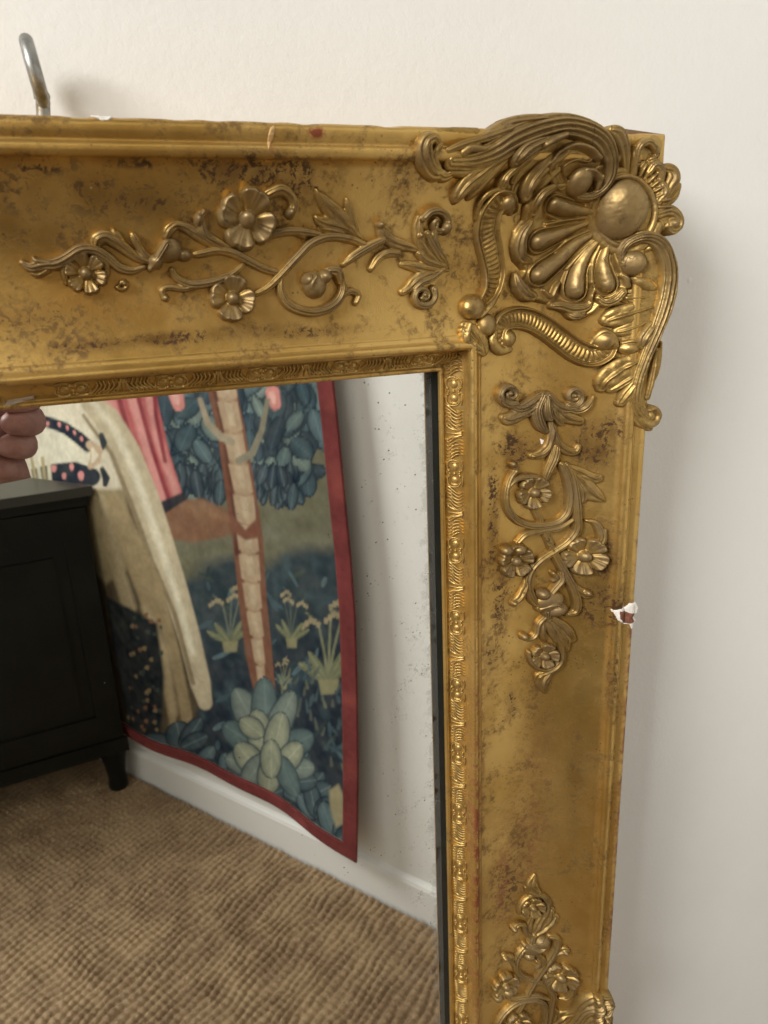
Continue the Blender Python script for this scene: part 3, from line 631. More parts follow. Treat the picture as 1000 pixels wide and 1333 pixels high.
# dark broken corner of bare wood behind the carving
def box_px(name, x0, x1, z0_, z1, h0, h1, mat, parent):
    v = [(x, D - h, z) for h in (h0, h1) for (x, z) in ((x0, z0_), (x1, z0_), (x1, z1), (x0, z1))]
    v = [(a + random.uniform(-.0012, .0012) * (i > 3), b, c + random.uniform(-.0015, .0015) * (i > 3)) for i, (a, b, c) in enumerate(v)]
    return mesh_from(name, v, [(0, 1, 2, 3)[::-1], (4, 5, 6, 7), (0, 1, 5, 4), (1, 2, 6, 5), (2, 3, 7, 6), (3, 0, 4, 7)], mat, parent, smooth=False)
cx1, cz1 = S + WIDTH, T + WIDTH
# ------------------------------------------------------------ the floral sprays
def spray(kind, f=None, label=None):
    """kind A lies on the top rail, kind B on the side rail; f mirrors B for the lower one"""
    root = empty('floral_spray', (0, 0, 0), mirror)
    if label: root['label'] = label
    Ms = M_spray; kw = dict(f=f)
    def s(name, *a):
        global HS
        a = [(q[:6] + (q[6] * 1.25,) + q[7:]) if q[0] == 'flower' else (q if q[0] == 'dome' else ([(c0, c1, c2 * 1.12, c3) for c0, c1, c2, c3 in q[0]],) + tuple(q[1:])) for q in a]; HS = 1.4
        o = S1(name, root, Ms, *a, f=f, res=.00036, soft=1, wob=.00012)
        HS = 1.0; o.parent = root; o.matrix_parent_inverse = Matrix.Translation(-Vector(mirror.location)); return o
    if kind == 'B':
        s('palmette', (volute(664, 513, 15, 4, 60, 1.35, 5, 2.6, 5, 5, 1), 'g', 0), ('dome', 664, 512, 4.2, 4.2, 5.5), (volute(747, 516, 14, 4, 120, 1.3, 5, 2.4, 5, 5, -1), 'g', 0), ('dome', 747, 515, 3.6, 3.8, 5.5),
          ([(704, 514, 5, 4), (692, 524, 7, 5), (678, 531, 6, 5), (668, 528, 5, 4)], 'g'), ([(708, 516, 5, 4), (694, 532, 7, 5), (678, 541, 8, 5.5), (664, 546, 8, 5), (657, 544, 5, 4)], 'l'),
          ([(714, 514, 5, 5), (724, 526, 6, 5), (736, 532, 6, 5), (748, 531, 5, 4.5), (760, 528, 4, 4)], 'g'), ([(714, 516, 5, 4), (726, 532, 7, 5), (740, 544, 7, 5.5), (756, 548, 6, 4)], 'l'), ([(735, 530, 5, 4), (752, 534, 6, 4.5), (764, 528, 6, 5), (773, 517, 3, 3)], 'g'),
          ([(708, 514, 5, 5), (700, 534, 7, 5.5), (704, 552, 7, 5.5), (711, 561, 4, 4)], 'G'), ([(712, 516, 4, 5), (713, 534, 6, 6.5), (716, 544, 5, 6)], 'g', .5), ([(714, 520, 4, 4), (722, 540, 5, 5), (730, 551, 4, 3)], 'g'))
        s('calyx', ([(718, 549, 3.5, 4), (720, 562, 5.5, 5), (716, 580, 6, 5), (706, 591, 6.5, 5), (694, 594, 4.5, 4)], 'l'), ([(721, 560, 4, 5), (728, 578, 6, 5), (740, 587, 6, 5), (750, 588, 5, 4.5), (754, 582, 4, 4)], 'l'))
        s('stem', ([(725, 582, 6, 4), (722, 596, 7, 4.5), (714, 614, 6, 4), (710, 626, 4, 3)], 'G'), ([(695, 662, 4, 3), (704, 679, 4.5, 3.5), (714, 703, 4.5, 3.5), (723, 722, 5, 4), (736, 746, 5.5, 4.5), (746, 764, 5.5, 4), (752, 782, 5.5, 4), (750, 796, 5, 4), (739, 799, 4.5, 3.5)], 'g'))
        s('curling_stem', ([(668, 604, 4.5, 4), (672, 612, 4.5, 4), (665, 622, 4, 4), (660, 640, 4.5, 4), (661, 660, 4.8, 4.2), (672, 676, 5, 4.5), (690, 684, 5, 4.5), (710, 684, 5, 4.5), (728, 679, 5, 4.5), (740, 666, 5, 4.5), (743, 644, 5, 4.5), (739, 622, 5, 4.5), (731, 604, 4, 4)], 'g'), ('dome', 668, 604, 5, 5, 5),
          ([(662, 634, 3.5, 4), (672, 624, 4, 4.5), (686, 621, 4, 4.5), (700, 622, 4, 4)], 'g'))
        s('stem', ([(738, 605, 4, 3), (746, 622, 5, 4), (750, 645, 5.5, 4.5), (752, 670, 5.5, 4.5), (752, 690, 5, 4.5), (740, 706, 5, 4), (722, 718, 5, 4), (704, 730, 5, 4), (692, 744, 5, 4), (688, 762, 5.5, 4), (694, 780, 6, 4.5), (706, 790, 5, 4)], 'g'))
        s('stem', ([(746, 677, 3, 3.5), (728, 687, 4.5, 4), (706, 691, 5, 4), (686, 696, 5, 4), (675, 706, 4.5, 3.5)], 'g'))
        s('leaf', ([(736, 606, 3, 3), (752, 612, 5, 4.5), (768, 620, 6, 5), (779, 624, 6, 5), (786, 622, 3.5, 4)], 'l'), ([(744, 612, 4, 3.5), (758, 626, 7, 4.5), (770, 640, 10, 5), (781, 648, 7, 4.5), (790, 653, 2.5, 3)], 'l'), ([(750, 624, 4, 3.5), (757, 636, 7, 4.5), (760, 648, 6, 4), (757, 655, 3, 3)], 'l'))
        s('sprout', ([(764, 678, 2, 2.5), (776, 681, 3.5, 3.5), (784, 690, 4.5, 4), (786, 702, 4, 4), (780, 712, 3, 3)], 'g'), ([(790, 692, 3, 3), (788, 706, 4, 4), (780, 716, 3.5, 3)], 'g'))
        s('leaf', ([(688, 752, 4, 4), (685, 766, 5.5, 4.5), (679, 778, 6, 5), (670, 786, 5, 4.5)], 'l'), ('dome', 670, 785, 5, 4, 5))
        s('leaf', ([(745, 760, 4, 4), (756, 770, 5.5, 4.5), (766, 775, 6.5, 5)], 'l'), ('dome', 766, 773, 5, 5.5, 5.5))
        s('tendril', ([(720, 746, 3, 4), (724, 752, 4, 4), (720, 756, 2.6, 3)], 'r'), ([(732, 746, 4, 4), (732, 756, 4.5, 4.5), (722, 768, 4.5, 4.5), (714, 778, 4, 4)], 'g'))
        s('flower', ('flower', 695, 641, 23, 5, .3, 5.5, .5)); s('flower', ('flower', 672, 730, 24, 5, .9, 5.5, .5), ('dome', 661, 717, 9, 8, 6), ('dome', 678, 716, 10, 8, 6)); s('flower', ('flower', 761, 724, 27, 5, .2, 6, .5))
        s('bud', ('dome', 716, 784, 20, 15, 6, .2), ('dome', 727, 794, 13, 10, 7, .5), ('dome', 708, 774, 9, 8, 7), ([(712, 796, 6, 5), (714, 806, 5, 4)], 'G'), ([(702, 792, 5, 5), (722, 786, 6, 7.5), (734, 792, 5, 6)], 'g'))
        s('leaf', ([(712, 802, 4, 3.5), (702, 812, 4, 4), (698, 826, 4, 4), (690, 832, 4, 4), (682, 829, 5, 4)], 'g'), ('dome', 683, 829, 5.5, 5.5, 5.5))
        s('leaf', ([(714, 804, 5, 4), (726, 812, 7, 5), (738, 822, 8, 5), (745, 832, 6, 4)], 'l'), ([(712, 806, 4, 4), (720, 820, 6, 5), (727, 834, 5, 4)], 'l'), ([(726, 816, 4, 4), (736, 832, 6.5, 5), (738, 845, 5, 4)], 'l'), ([(708, 806, 3, 4), (707, 822, 5, 4.5), (709, 834, 3, 3)], 'l'))
        s('curling_stem', ([(724, 826, 3, 3), (731, 842, 3.6, 4), (732, 858, 4, 4), (725, 869, 4.4, 4), (712, 876, 4, 4), (702, 879, 3.5, 3)], 'g'), (volute(709, 853, 20, 19, 190, .35, 3, 3, 3, 3, -1), 'r'))
        s('flower', ('flower', 709, 854, 18.5, 5, .6, 5, .4))
        s('leaf', ([(724, 866, 3, 3), (714, 878, 6, 4.5), (708, 888, 8, 5), (708, 896, 5, 4), (710, 902, 2, 2)], 'l'), ([(718, 872, 3, 3), (704, 880, 5, 4), (699, 886, 3, 3)], 'l'))
    else:
        s('palmette', (volute(571, 291, 20, 4.5, 200, 1.15, 5, 3, 5, 5, 1), 'g', 0), ('dome', 582, 297, 8, 8.5, 6.5), (volute(551, 385, 17, 4, 330, 1.45, 5, 2.6, 5, 5, 1), 'g', 0), ('dome', 552, 384, 4, 4, 5.5),
          ([(583, 346, 3, 3), (573, 334, 5, 4.5), (564, 318, 6, 5), (556, 304, 5, 4.5)], 'g'), ([(578, 348, 4, 4), (560, 334, 6, 5), (549, 318, 7, 5.5), (546, 298, 7, 5), (546, 284, 4, 4)], 'l'),
          ([(580, 343, 3, 4), (570, 322, 4, 5), (566, 306, 4, 5), (568, 292, 4, 5)], 'g'),
          ([(576, 351, 4, 4), (556, 350, 6, 5), (538, 346, 6, 4.5), (524, 344, 4, 3)], 'l'), ([(578, 347, 3, 4), (556, 340, 4, 5), (545, 330, 4, 4)], 'g'), ([(580, 350, 4, 4), (560, 356, 7, 5), (544, 364, 7, 5), (534, 374, 6, 4.5), (526, 380, 5, 4)], 'l'),
          ([(576, 352, 4, 4), (562, 362, 5, 5), (548, 368, 5, 5), (540, 376, 4, 4)], 'g'), ('dome', 547, 307, 4.5, 4.5, 5.5), ([(570, 352, 3, 3), (584, 352, 2, 2)], 'r'))
        s('calyx', ([(548, 326, 3, 4), (530, 320, 6, 5), (512, 314, 7, 5), (500, 304, 7, 5), (496, 294, 5, 4.5)], 'l'), ('dome', 496, 293, 6, 5, 5.5), ([(520, 330, 4, 4), (504, 330, 5.5, 4.5), (492, 338, 5.5, 4.5), (484, 350, 4, 4)], 'l'))
        s('stem', ([(500, 312, 5, 4), (480, 322, 6, 4.5), (462, 333, 6, 4.5), (448, 344, 4, 3.5)], 'G'), ([(474, 318, 4, 3.5), (456, 311, 5, 4), (436, 308, 5, 4.5), (420, 310, 5.5, 4.5), (404, 318, 5.5, 4.5), (390, 332, 5.5, 5), (376, 347, 5.5, 5), (362, 362, 5.5, 4.5), (348, 375, 5, 4), (334, 382, 4, 3)], 'g'))
        s('stem', ([(420, 306, 3, 3.5), (398, 302, 5, 4.5), (374, 301, 5.5, 4.5), (352, 306, 5, 4), (338, 314, 4, 3)], 'g'), ([(396, 308, 3, 3.5), (384, 302, 4, 4), (366, 300, 3, 3)], 'g'))
        s('curling_stem', ([(366, 362, 4, 4), (366, 378, 5.5, 4.5), (374, 394, 6, 5), (390, 403, 6, 5.5), (410, 406, 6, 5.5), (430, 400, 6, 5.5), (443, 388, 6, 5), (447, 372, 5.5, 5), (440, 358, 4, 4)], 'g'), ([(438, 396, 4, 4), (446, 384, 4.5, 4.5), (458, 379, 4.5, 4.5), (467, 384, 4.5, 4), (464, 394, 4, 4)], 'g'))
        s('bud', ('dome', 411, 371, 16, 17, 7.5, .3), ('dome', 402, 364, 9, 8, 8, .8), ('dome', 424, 360, 10, 9, 7.5), ([(428, 352, 5, 5), (440, 354, 7, 6), (444, 366, 6, 5)], 'g'), ([(410, 386, 3, 4), (404, 372, 4, 8), (410, 360, 3, 8)], 'r'))
        s('leaf', ([(473, 312, 3, 3), (460, 300, 6, 4), (444, 284, 10, 5), (428, 268, 9, 5), (416, 254, 4, 4), (412, 247, 2, 2.5)], 'l'), ([(470, 310, 3, 3), (450, 298, 5, 4), (430, 292, 8, 5), (418, 288, 6, 4), (412, 283, 3, 3)], 'l'), ([(466, 302, 3, 3), (460, 286, 5, 4.5), (455, 270, 5, 4.5), (452, 260, 3, 3)], 'l'), ([(448, 304, 3, 3), (432, 300, 5, 4), (418, 298, 4, 3)], 'l'))
        s('stem', ([(366, 356, 4, 3.5), (345, 350, 5, 4), (325, 340, 5.5, 4.5), (305, 330, 5.5, 4.5), (284, 326, 5, 4), (262, 330, 5, 4), (250, 332, 3, 3)], 'g'))
        s('stem', ([(316, 346, 4, 3), (300, 358, 5, 4), (276, 367, 5.5, 4.5), (250, 370, 5.5, 4.5), (232, 363, 5, 4), (224, 352, 4, 4)], 'g'), ([(262, 372, 3, 3), (240, 376, 4, 3.5), (222, 374, 4, 3.5), (211, 378, 4, 3.5), (214, 388, 4, 3.5)], 'g'), ('dome', 216, 388, 5, 5, 4))
        s('leaf', ([(300, 330, 4, 4), (276, 316, 6, 5), (256, 304, 7, 5.5), (244, 297, 6, 5), (230, 293, 5.5, 5), (220, 300, 6.5, 5.5), (217, 308, 5, 5)], 'l'))
        s('leaf', ([(302, 326, 4, 4), (284, 316, 6, 5), (268, 306, 6.5, 5.5), (262, 292, 7, 5.5), (261, 282, 6, 5), (266, 276, 4, 4)], 'l'), ('dome', 259, 286, 6, 8, 6.5))
        s('tendril', ([(338, 262, 5, 4), (352, 252, 6, 5), (368, 247, 6.5, 5.5), (380, 256, 6, 5), (383, 268, 5.5, 5), (379, 278, 6, 5.5)], 'l'), ('dome', 379, 277, 6, 6, 6.5))
        s('flower', ('flower', 322, 286, 38, 4, .35, 7, .5)); s('flower', ('flower', 303, 388, 30, 4, .55, 6, .4))
        s('bud', ('dome', 222, 326, 17, 14, 7.5, .5), ('dome', 203, 341, 9, 10, 7, .5), ('dome', 240, 332, 11, 8, 6), ([(196, 350, 4, 5), (206, 338, 6, 8), (218, 318, 6, 9)], 'G'))
        s('leaf', ([(208, 338, 3, 4), (192, 334, 5, 5), (182, 322, 5, 5), (176, 311, 5.5, 5), (173, 306, 4, 4)], 'l'), ([(198, 342, 3, 4), (180, 336, 5, 5), (164, 324, 7, 5.5), (150, 314, 8, 6), (138, 308, 8, 6), (127, 312, 8, 6), (125, 320, 5, 5)], 'l'), ([(164, 320, 3, 4), (154, 308, 5, 5), (148, 300, 3, 4)], 'l'))
        s('curling_stem', ([(188, 348, 3, 4), (172, 352, 5, 4.5), (156, 348, 6, 5), (140, 334, 6, 5), (122, 325, 6.5, 5.5), (104, 326, 7, 5.5), (88, 336, 7, 5.5), (74, 343, 7.5, 5.5), (56, 345, 7, 5), (40, 348, 6, 5), (29, 342, 4, 4)], 'g'), ([(64, 342, 4, 5), (48, 340, 4, 5), (44, 336, 3, 4)], 'r'), ([(62, 352, 4, 4), (50, 358, 4, 3.5), (42, 356, 3, 3)], 'g'),
          ([(90, 338, 4, 4), (83, 352, 4.5, 4), (87, 368, 4, 3)], 'g'), ([(125, 334, 4, 4), (138, 344, 4, 4), (140, 358, 3, 3)], 'g'))
        s('flower', ('flower', 112, 356, 27, 6, .2, 5.5, .5)); s('small_curl', (volute(160, 370, 8, 3, 150, .9, 3.2, 2.5, 3, 3.5, -1), 'g'), ('dome', 162, 369, 3.5, 3.5, 4.5))
    return root
spray('A', label='floral spray on the top rail, pointed tip to the left')
spray('B', label='floral spray hanging below the carved corner')
xa, za, _ = P(709, 901); xb, zb, _ = P(701, 1137)
spray('B', f=lambda x, z: (x - .0045 + (xb - xa) * .0, zb - (z - za)), label='floral spray pointing up near the foot of the side rail')
# grey leafy start of the next ornament at the foot of the rail
low = empty('rim_ornament', (0, 0, 0), mirror)
o = S1('curled_leaf', low, O, ([(724, 1345, 7, 5), (748, 1338, 9, 7), (768, 1326, 10, 9), (784, 1314, 11, 11), (793, 1306, 9, 11)], 'G', 1), ([(735, 1325, 4, 4), (752, 1322, 6, 6), (766, 1314, 7, 8), (778, 1304, 6, 8), (790, 1298, 4, 7)], 'g', 1),
       ([(756, 1345, 7, 7), (776, 1332, 8, 9), (790, 1320, 7, 10), (797, 1308, 5, 9)], 'G', 1), ([(715, 1330, 4, 3), (728, 1324, 5, 4), (736, 1334, 4, 4)], 'g'), ([(760, 1370, 14, 8), (786, 1345, 13, 10), (792, 1330, 10, 10)], 'G', 1))
o.parent = low; o.matrix_parent_inverse = Matrix.Translation(-Vector(mirror.location))

# ------------------------------------------------------------ losses: gesso chip, small chips, broken corner, cracks
def poly_px(name, L, lift, mat, edge=.0008, h=.0006, res=.0003, skirt=.0006):
    R = Relief(); R.poly([P(a, b)[:2] for a, b in L], h, edge); 
    o = build_relief(name, R, mat, mirror, res=res, skirt=skirt, wob=.0002, basef=lambda X, Z: base_h(X, Z) + lift); return par(o)
poly_px('gesso_chip', [(801, 797), (806, 793), (814, 790), (819, 785), (827, 784), (830, 790), (829, 797), (823, 801), (827, 806), (824, 812), (822, 819), (819, 812), (811, 812), (804, 807)], .0002, M_gesso, .0010, .0012)
poly_px('bare_wood_in_chip', [(805, 795), (811, 794), (818, 797), (825, 797), (822, 803), (824, 808), (819, 811), (811, 810), (806, 805)], .0011, M_bole, .0006, .0008)
poly_px('gesso_chip', [(349, 176), (352, 166), (357, 163), (358, 170), (354, 184), (349, 197)], .0002, plain('pale_chipped_gilding', (.62, .40, .17), .5, .3, .3, 200), .0006, .0006)
poly_px('gesso_chip', [(118, 150), (130, 151), (146, 152), (143, 156), (134, 157), (122, 153)], .0000, M_gesso, .0006, .0006)
poly_px('gesso_chip', [(703, 571), (711, 574), (707, 584), (705, 580)], .0001, M_gesso, .0006, .0006)
poly_px('gesso_chip', [(10, 521), (38, 516), (44, 514), (45, 519), (20, 526), (5, 529)], .0001, plain('dusty_gesso', (.50, .40, .30), .8, 0, .3, 200), .0006, .0005)
# plain flat where the pressed moulding has broken away on the left of the top rail
hk = .0009
# eye ring and shank behind the top edge
eye = empty('hanging_eye', (0, 0, 0), mirror)
def torus(name, c, R_, r, axis, mat, parent, nu=48, nv=14):
    ax = Vector(axis).normalized(); u = ax.orthogonal().normalized(); u = (Vector((0, 0, 1)) - ax * ax.z).normalized(); v_ = ax.cross(u); vs = []; fs = []
    for i in range(nu):
        a = 2 * math.pi * i / nu; d = u * math.cos(a) + v_ * math.sin(a)
        for j in range(nv):
            b = 2 * math.pi * j / nv; vs.append(Vector(c) + d * (R_ + r * math.cos(b)) + ax * r * math.sin(b))
    for i in range(nu):
        for j in range(nv): fs.append((i * nv + j, ((i + 1) % nu) * nv + j, ((i + 1) % nu) * nv + (j + 1) % nv, i * nv + (j + 1) % nv))
    return mesh_from(name, vs, fs, mat, parent)
def tube(name, path, rad, mat, parent, nv=14, caps=True):
    vs = []; fs = []; n_ = len(path)
    for i, p in enumerate(path):
        p = Vector(p); t = (Vector(path[min(i + 1, n_ - 1)]) - Vector(path[max(i - 1, 0)])).normalized()
        u = t.cross(Vector((.3, 1, .2))).normalized(); v_ = t.cross(u); r = rad[i] if isinstance(rad, (list, tuple)) else rad
        for j in range(nv):
            b = 2 * math.pi * j / nv; vs.append(p + u * r * math.cos(b) + v_ * r * math.sin(b))
    for i in range(n_ - 1):
        for j in range(nv): fs.append((i * nv + j, i * nv + (j + 1) % nv, (i + 1) * nv + (j + 1) % nv, (i + 1) * nv + j))
    if caps: fs += [tuple(range(nv))[::-1], tuple(range((n_ - 1) * nv, n_ * nv))]
    return mesh_from(name, vs, fs, mat, parent)
eh = -.028
ex, ez = at(46, 95, eh); bx_, bz_ = at(54, 124, eh); sx_, sz_ = at(57, 160, eh)
par(torus('ring', (ex, D - eh - .002, ez), .0143, .0036, (1, -.02, .12), M_steel, mirror)).parent = eye
bpy.data.objects['ring'].matrix_parent_inverse = Matrix.Translation(-Vector(mirror.location))
sh = tube('shank', [(bx_ - .0008, D - eh, bz_ + .004), (bx_, D - eh, bz_), (bx_ + .0002, D - eh, bz_ - .001), (bx_ + .0004, D - eh, bz_ - .002), (sx_, D - eh, sz_), (sx_ + .0005, D - eh, sz_ - .02)], [.0034, .0042, .0044, .0037, .0037, .0037], M_steel, eye)
sh.matrix_parent_inverse = Matrix.Translation(-Vector(mirror.location))
# bare broken wood block at the outer corner
bc = box_px('broken_wood_corner', cx1 - .030, cx1 + .0006, cz1 - .016, cz1 + .0008, -.02, .0225, M_wood, mirror); par(bc)

# ------------------------------------------------------------ what the glass reflects
def on_wall(px, py, off):
    v = ray(px, py); t = (off + wn @ A_[:2]) / (wn @ v[:2]); p = v * t
    return float((p[:2] - A_[:2]) @ wd), float(p[2])
def unproject(s_, off, z):       # wall place -> photo measure seen through the glass
    p = np.stack([A_[0] + wd[0] * s_ + wn[0] * off, A_[1] + wd[1] * s_ + wn[1] * off, z], -1)
    c = p @ M.T; return 500 + F * c[..., 0] / -c[..., 2], 666.5 - F * c[..., 1] / -c[..., 2]
TOFF = .03
bl = on_wall(172, 958, TOFF); br = on_wall(474, 1106, TOFF); tr = on_wall(438, 495, TOFF)
EPTS = [(478, 1108), (477, 1000), (474, 900), (470, 800), (463, 720), (455, 650), (447, 570), (438, 495), (418, 340)]
EQ = np.array([on_wall(a, b, TOFF) for a, b in EPTS]); EQ = EQ[np.argsort(EQ[:, 1])]
br = on_wall(478, 1108, TOFF)
edge_s = lambda z: np.interp(z, EQ[:, 1], EQ[:, 0])
print('tapestry', bl, br, tr)
# hanging cloth, slightly rippled, standing further out at its lower right corner
s_left, s_right = bl[0] - .95, br[0]
z_top = HF + 1.95
nu, nv = 520, 420
us = np.linspace(0, 1, nu); vs_ = np.linspace(0, 1, nv)
U, Vv = np.meshgrid(us, vs_)
# right edge leans (from the photograph), bottom edge hangs in a shallow wave
kz = (br[0] - tr[0]) / (br[1] - tr[1])
Zb = np.interp(s_left + (s_right - s_left) * U, [s_left, bl[0], (bl[0] * .6 + br[0] * .4), br[0]], [bl[1] + .05, bl[1], bl[1] * .6 + br[1] * .4 + .004, br[1]])
Zz = Zb + (z_top - Zb) * Vv
Sx = s_left + (edge_s(Zz) - s_left) * U
off = TOFF + .006 * np.sin(Sx * 9 + .6) * (1 - Vv) ** 1.5 + .004 * np.sin(Sx * 23 + Zz * 2) + .030 * np.clip((U - .75) / .25, 0, 1) ** 2 * (1 - Vv) ** 2
PX, PY = unproject(Sx, np.full_like(Sx, TOFF), Zz)

def fnoise(sc_, seed): return vnoise(Sx, Zz, sc_, seed)
col = np.zeros(U.shape + (3,)); 
def mixc(mask, c): 
    global col
    m = np.clip(mask, 0, 1)[..., None]; col = col * (1 - m) + np.array(c) * m
def seg_d(L):
    d = np.full(PX.shape, 1e9); w_ = np.zeros(PX.shape); tt_ = np.zeros(PX.shape)
    for i in range(len(L) - 1):
        a, b = L[i], L[i + 1]; dx, dy = b[0] - a[0], b[1] - a[1]; q = max(dx * dx + dy * dy, 1e-6)
        t = np.clip(((PX - a[0]) * dx + (PY - a[1]) * dy) / q, 0, 1); e = np.hypot(PX - a[0] - t * dx, PY - a[1] - t * dy)
        k_ = e < d; w_ = np.where(k_, a[2] + t * (b[2] - a[2]), w_); tt_ = np.where(k_, (i + t) / (len(L) - 1), tt_); d = np.where(k_, e, d)
    return d, w_, tt_
def line(L, c, soft=1.6, rag=0.0):
    d, w_, t = seg_d(L); mixc((w_ + rag * fnoise(.02, 31) * w_ - d) / soft + .5, c); return d, w_, t
def poly_mask(L, soft=2.0):
    ins = np.zeros(PX.shape, bool); dd = np.full(PX.shape, 1e9); n_ = len(L)
    for i in range(n_):
        a, b = L[i], L[(i + 1) % n_]; dx, dy = b[0] - a[0], b[1] - a[1]
        ins ^= ((a[1] > PY) != (b[1] > PY)) & (PX < dx * (PY - a[1]) / (dy if abs(dy) > 1e-9 else 1e-9) + a[0])
        t = np.clip(((PX - a[0]) * dx + (PY - a[1]) * dy) / max(dx * dx + dy * dy, 1e-6), 0, 1); dd = np.minimum(dd, np.hypot(PX - a[0] - t * dx, PY - a[1] - t * dy))
    return np.clip(np.where(ins, dd, -dd) / soft + .5, 0, 1)
def leaf_shape(x, y, ang, L_, wd_, c, vein=None, edge_=None):
    """printed leaf from base x, y; angle in degrees, 0 right and 90 down"""
    a = math.radians(ang); u = ((PX - x) * math.cos(a) + (PY - y) * math.sin(a)) / L_; v_ = (-(PX - x) * math.sin(a) + (PY - y) * math.cos(a)) / wd_
    hw = np.sqrt(np.clip(u, 0, 1)) * np.sqrt(np.clip(1 - u, 0, 1)) * 2 ** 1.0
    m = np.clip((hw - np.abs(v_)) * wd_ / 1.6 + .3, 0, 1) * ((u > 0) & (u < 1))
    if edge_ is not None: mixc(np.clip((hw - np.abs(v_)) * wd_ / 1.6 + 1.8, 0, 1) * ((u > -.03) & (u < 1.03)), edge_)
    mixc(m, c)
    if vein is not None: mixc(m * np.clip(1.2 - np.abs(v_) * wd_ / 1.2, 0, 1) * .8, vein)
    if edge_ is not None: mixc(m * np.clip(1 - (hw - np.abs(v_)) * wd_ / (wd_ * .5), 0, 1) * .45, edge_)
random.seed(11)
NAVY = (.022, .034, .050); TEAL = (.060, .105, .125); MIDB = (.10, .165, .185); PALE = (.26, .31, .25); OLIVE = (.17, .165, .10); CREAM = (.62, .53, .37); OCH = (.30, .20, .09)
RED = (.36, .055, .050); PINK = (.62, .12, .12); ROSE = (.72, .26, .23); BARK = (.20, .070, .035)
# grounds: olive field above, midnight blue below
col[:] = OLIVE
col += (.018 * fnoise(.09, 1) + .012 * fnoise(.03, 2))[..., None]
lim = 735 + (PX - 300) * -.17 + 8 * fnoise(.12, 4) + 9 * fnoise(.045, 5)
mixc((PY - lim) / 22 + .5, (.040, .062, .074)); mixc((PY - lim - 60) / 90, NAVY)
mixc(np.clip(fnoise(.035, 6) - .25, 0, 1) * (PY > lim), TEAL)
# small flowering plants strewn on the blue
def lily(x, y, s_, flip=1, pale=(.22, .23, .13)):
    for k, (dx, L_) in enumerate(((-14, 74), (2, 96), (16, 82))):
        line([(x, y, 2 * s_), (x + dx * .4 * s_ * flip, y - L_ * .5 * s_, 1.6 * s_), (x + dx * s_ * flip, y - L_ * s_, 1.2 * s_), (x + (dx - 16 * (1 if k != 1 else -1)) * s_ * flip, y - (L_ + 14) * s_, 1 * s_)], pale)
        for q in range(5):
            t = q / 4; bx2 = x + (dx - 20 * t * (1 if k != 1 else -1)) * s_ * flip; by = y - (L_ + 12 - 16 * abs(t - .4)) * s_ + 6 * s_
            line([(bx2, by, 3.2 * s_), (bx2, by + 3 * s_, 2.4 * s_)], (.36, .30, .17))
    for a in (-150, -125, -62, -38): leaf_shape(x, y, a if flip > 0 else -180 - a, 46 * s_, 6 * s_, (.17, .19, .10), (.26, .27, .15))
    mixc(poly_mask([(x - 13 * s_, y - 2), (x + 14 * s_, y - 3), (x + 12 * s_, y + 16 * s_), (x - 9 * s_, y + 17 * s_)]), (.27, .26, .13))
for _ in range(150):
    x = random.uniform(60, 465); y = random.uniform(735, 1050)
    if y < 735 + (x - 300) * -.17: continue
    a = random.uniform(-160, -20); leaf_shape(x, y, a, random.uniform(12, 30), random.uniform(2, 4), random.choice([TEAL, (.035, .06, .065), (.06, .085, .07), MIDB]))
lily(434, 882, 1.0); lily(384, 830, .62, -1, (.10, .13, .11)); lily(298, 838, .72, 1, (.15, .18, .14)); lily(372, 890, .35)
for _ in range(60):
    x = random.uniform(340, 460); y = random.uniform(860, 1010); line([(x, y, 2.2), (x + random.uniform(-6, 6), y - random.uniform(6, 16), 1.0)], random.choice([(.15, .17, .11), TEAL, (.10, .12, .10)]))
# foliage of the tree
for _ in range(340):
    x = random.uniform(196, 412); y = random.gauss(560, 52); 
    if y > 655 or (y > 610 and random.random() < .4): continue
    a = random.gauss(92, 32); c = random.choice([TEAL, MIDB, (.13, .20, .20), (.045, .07, .09), (.05, .085, .11), (.17, .235, .21)])
    leaf_shape(x, y - 14, a, random.uniform(24, 46), random.uniform(7, 12), c, tuple(q * 1.45 for q in c), (.025, .042, .058))
for _ in range(95):
    x = random.uniform(228, 392); y = random.uniform(600, 628); leaf_shape(x, y, random.gauss(92, 13), random.uniform(22, 40), random.uniform(4.5, 7.5), random.choice([(.045, .072, .095), (.06, .095, .12), TEAL]), (.12, .17, .19), (.022, .036, .052))
for (x, y) in ((231, 520), (360, 518), (388, 470), (250, 470)):
    line([(x - 2, y - 8, 9), (x + 2, y + 8, 7)], ROSE, 2); line([(x - 3, y - 6, 4), (x, y + 4, 3)], (.80, .42, .36))
# rust bank on the left
mixc(poly_mask([(214, 664), (236, 650), (262, 650), (300, 668), (318, 690), (290, 700), (250, 706), (214, 700)], 5), (.25, .12, .06)); mixc(poly_mask([(234, 656), (262, 652), (292, 676), (262, 680)], 12) * .6, (.36, .20, .10))
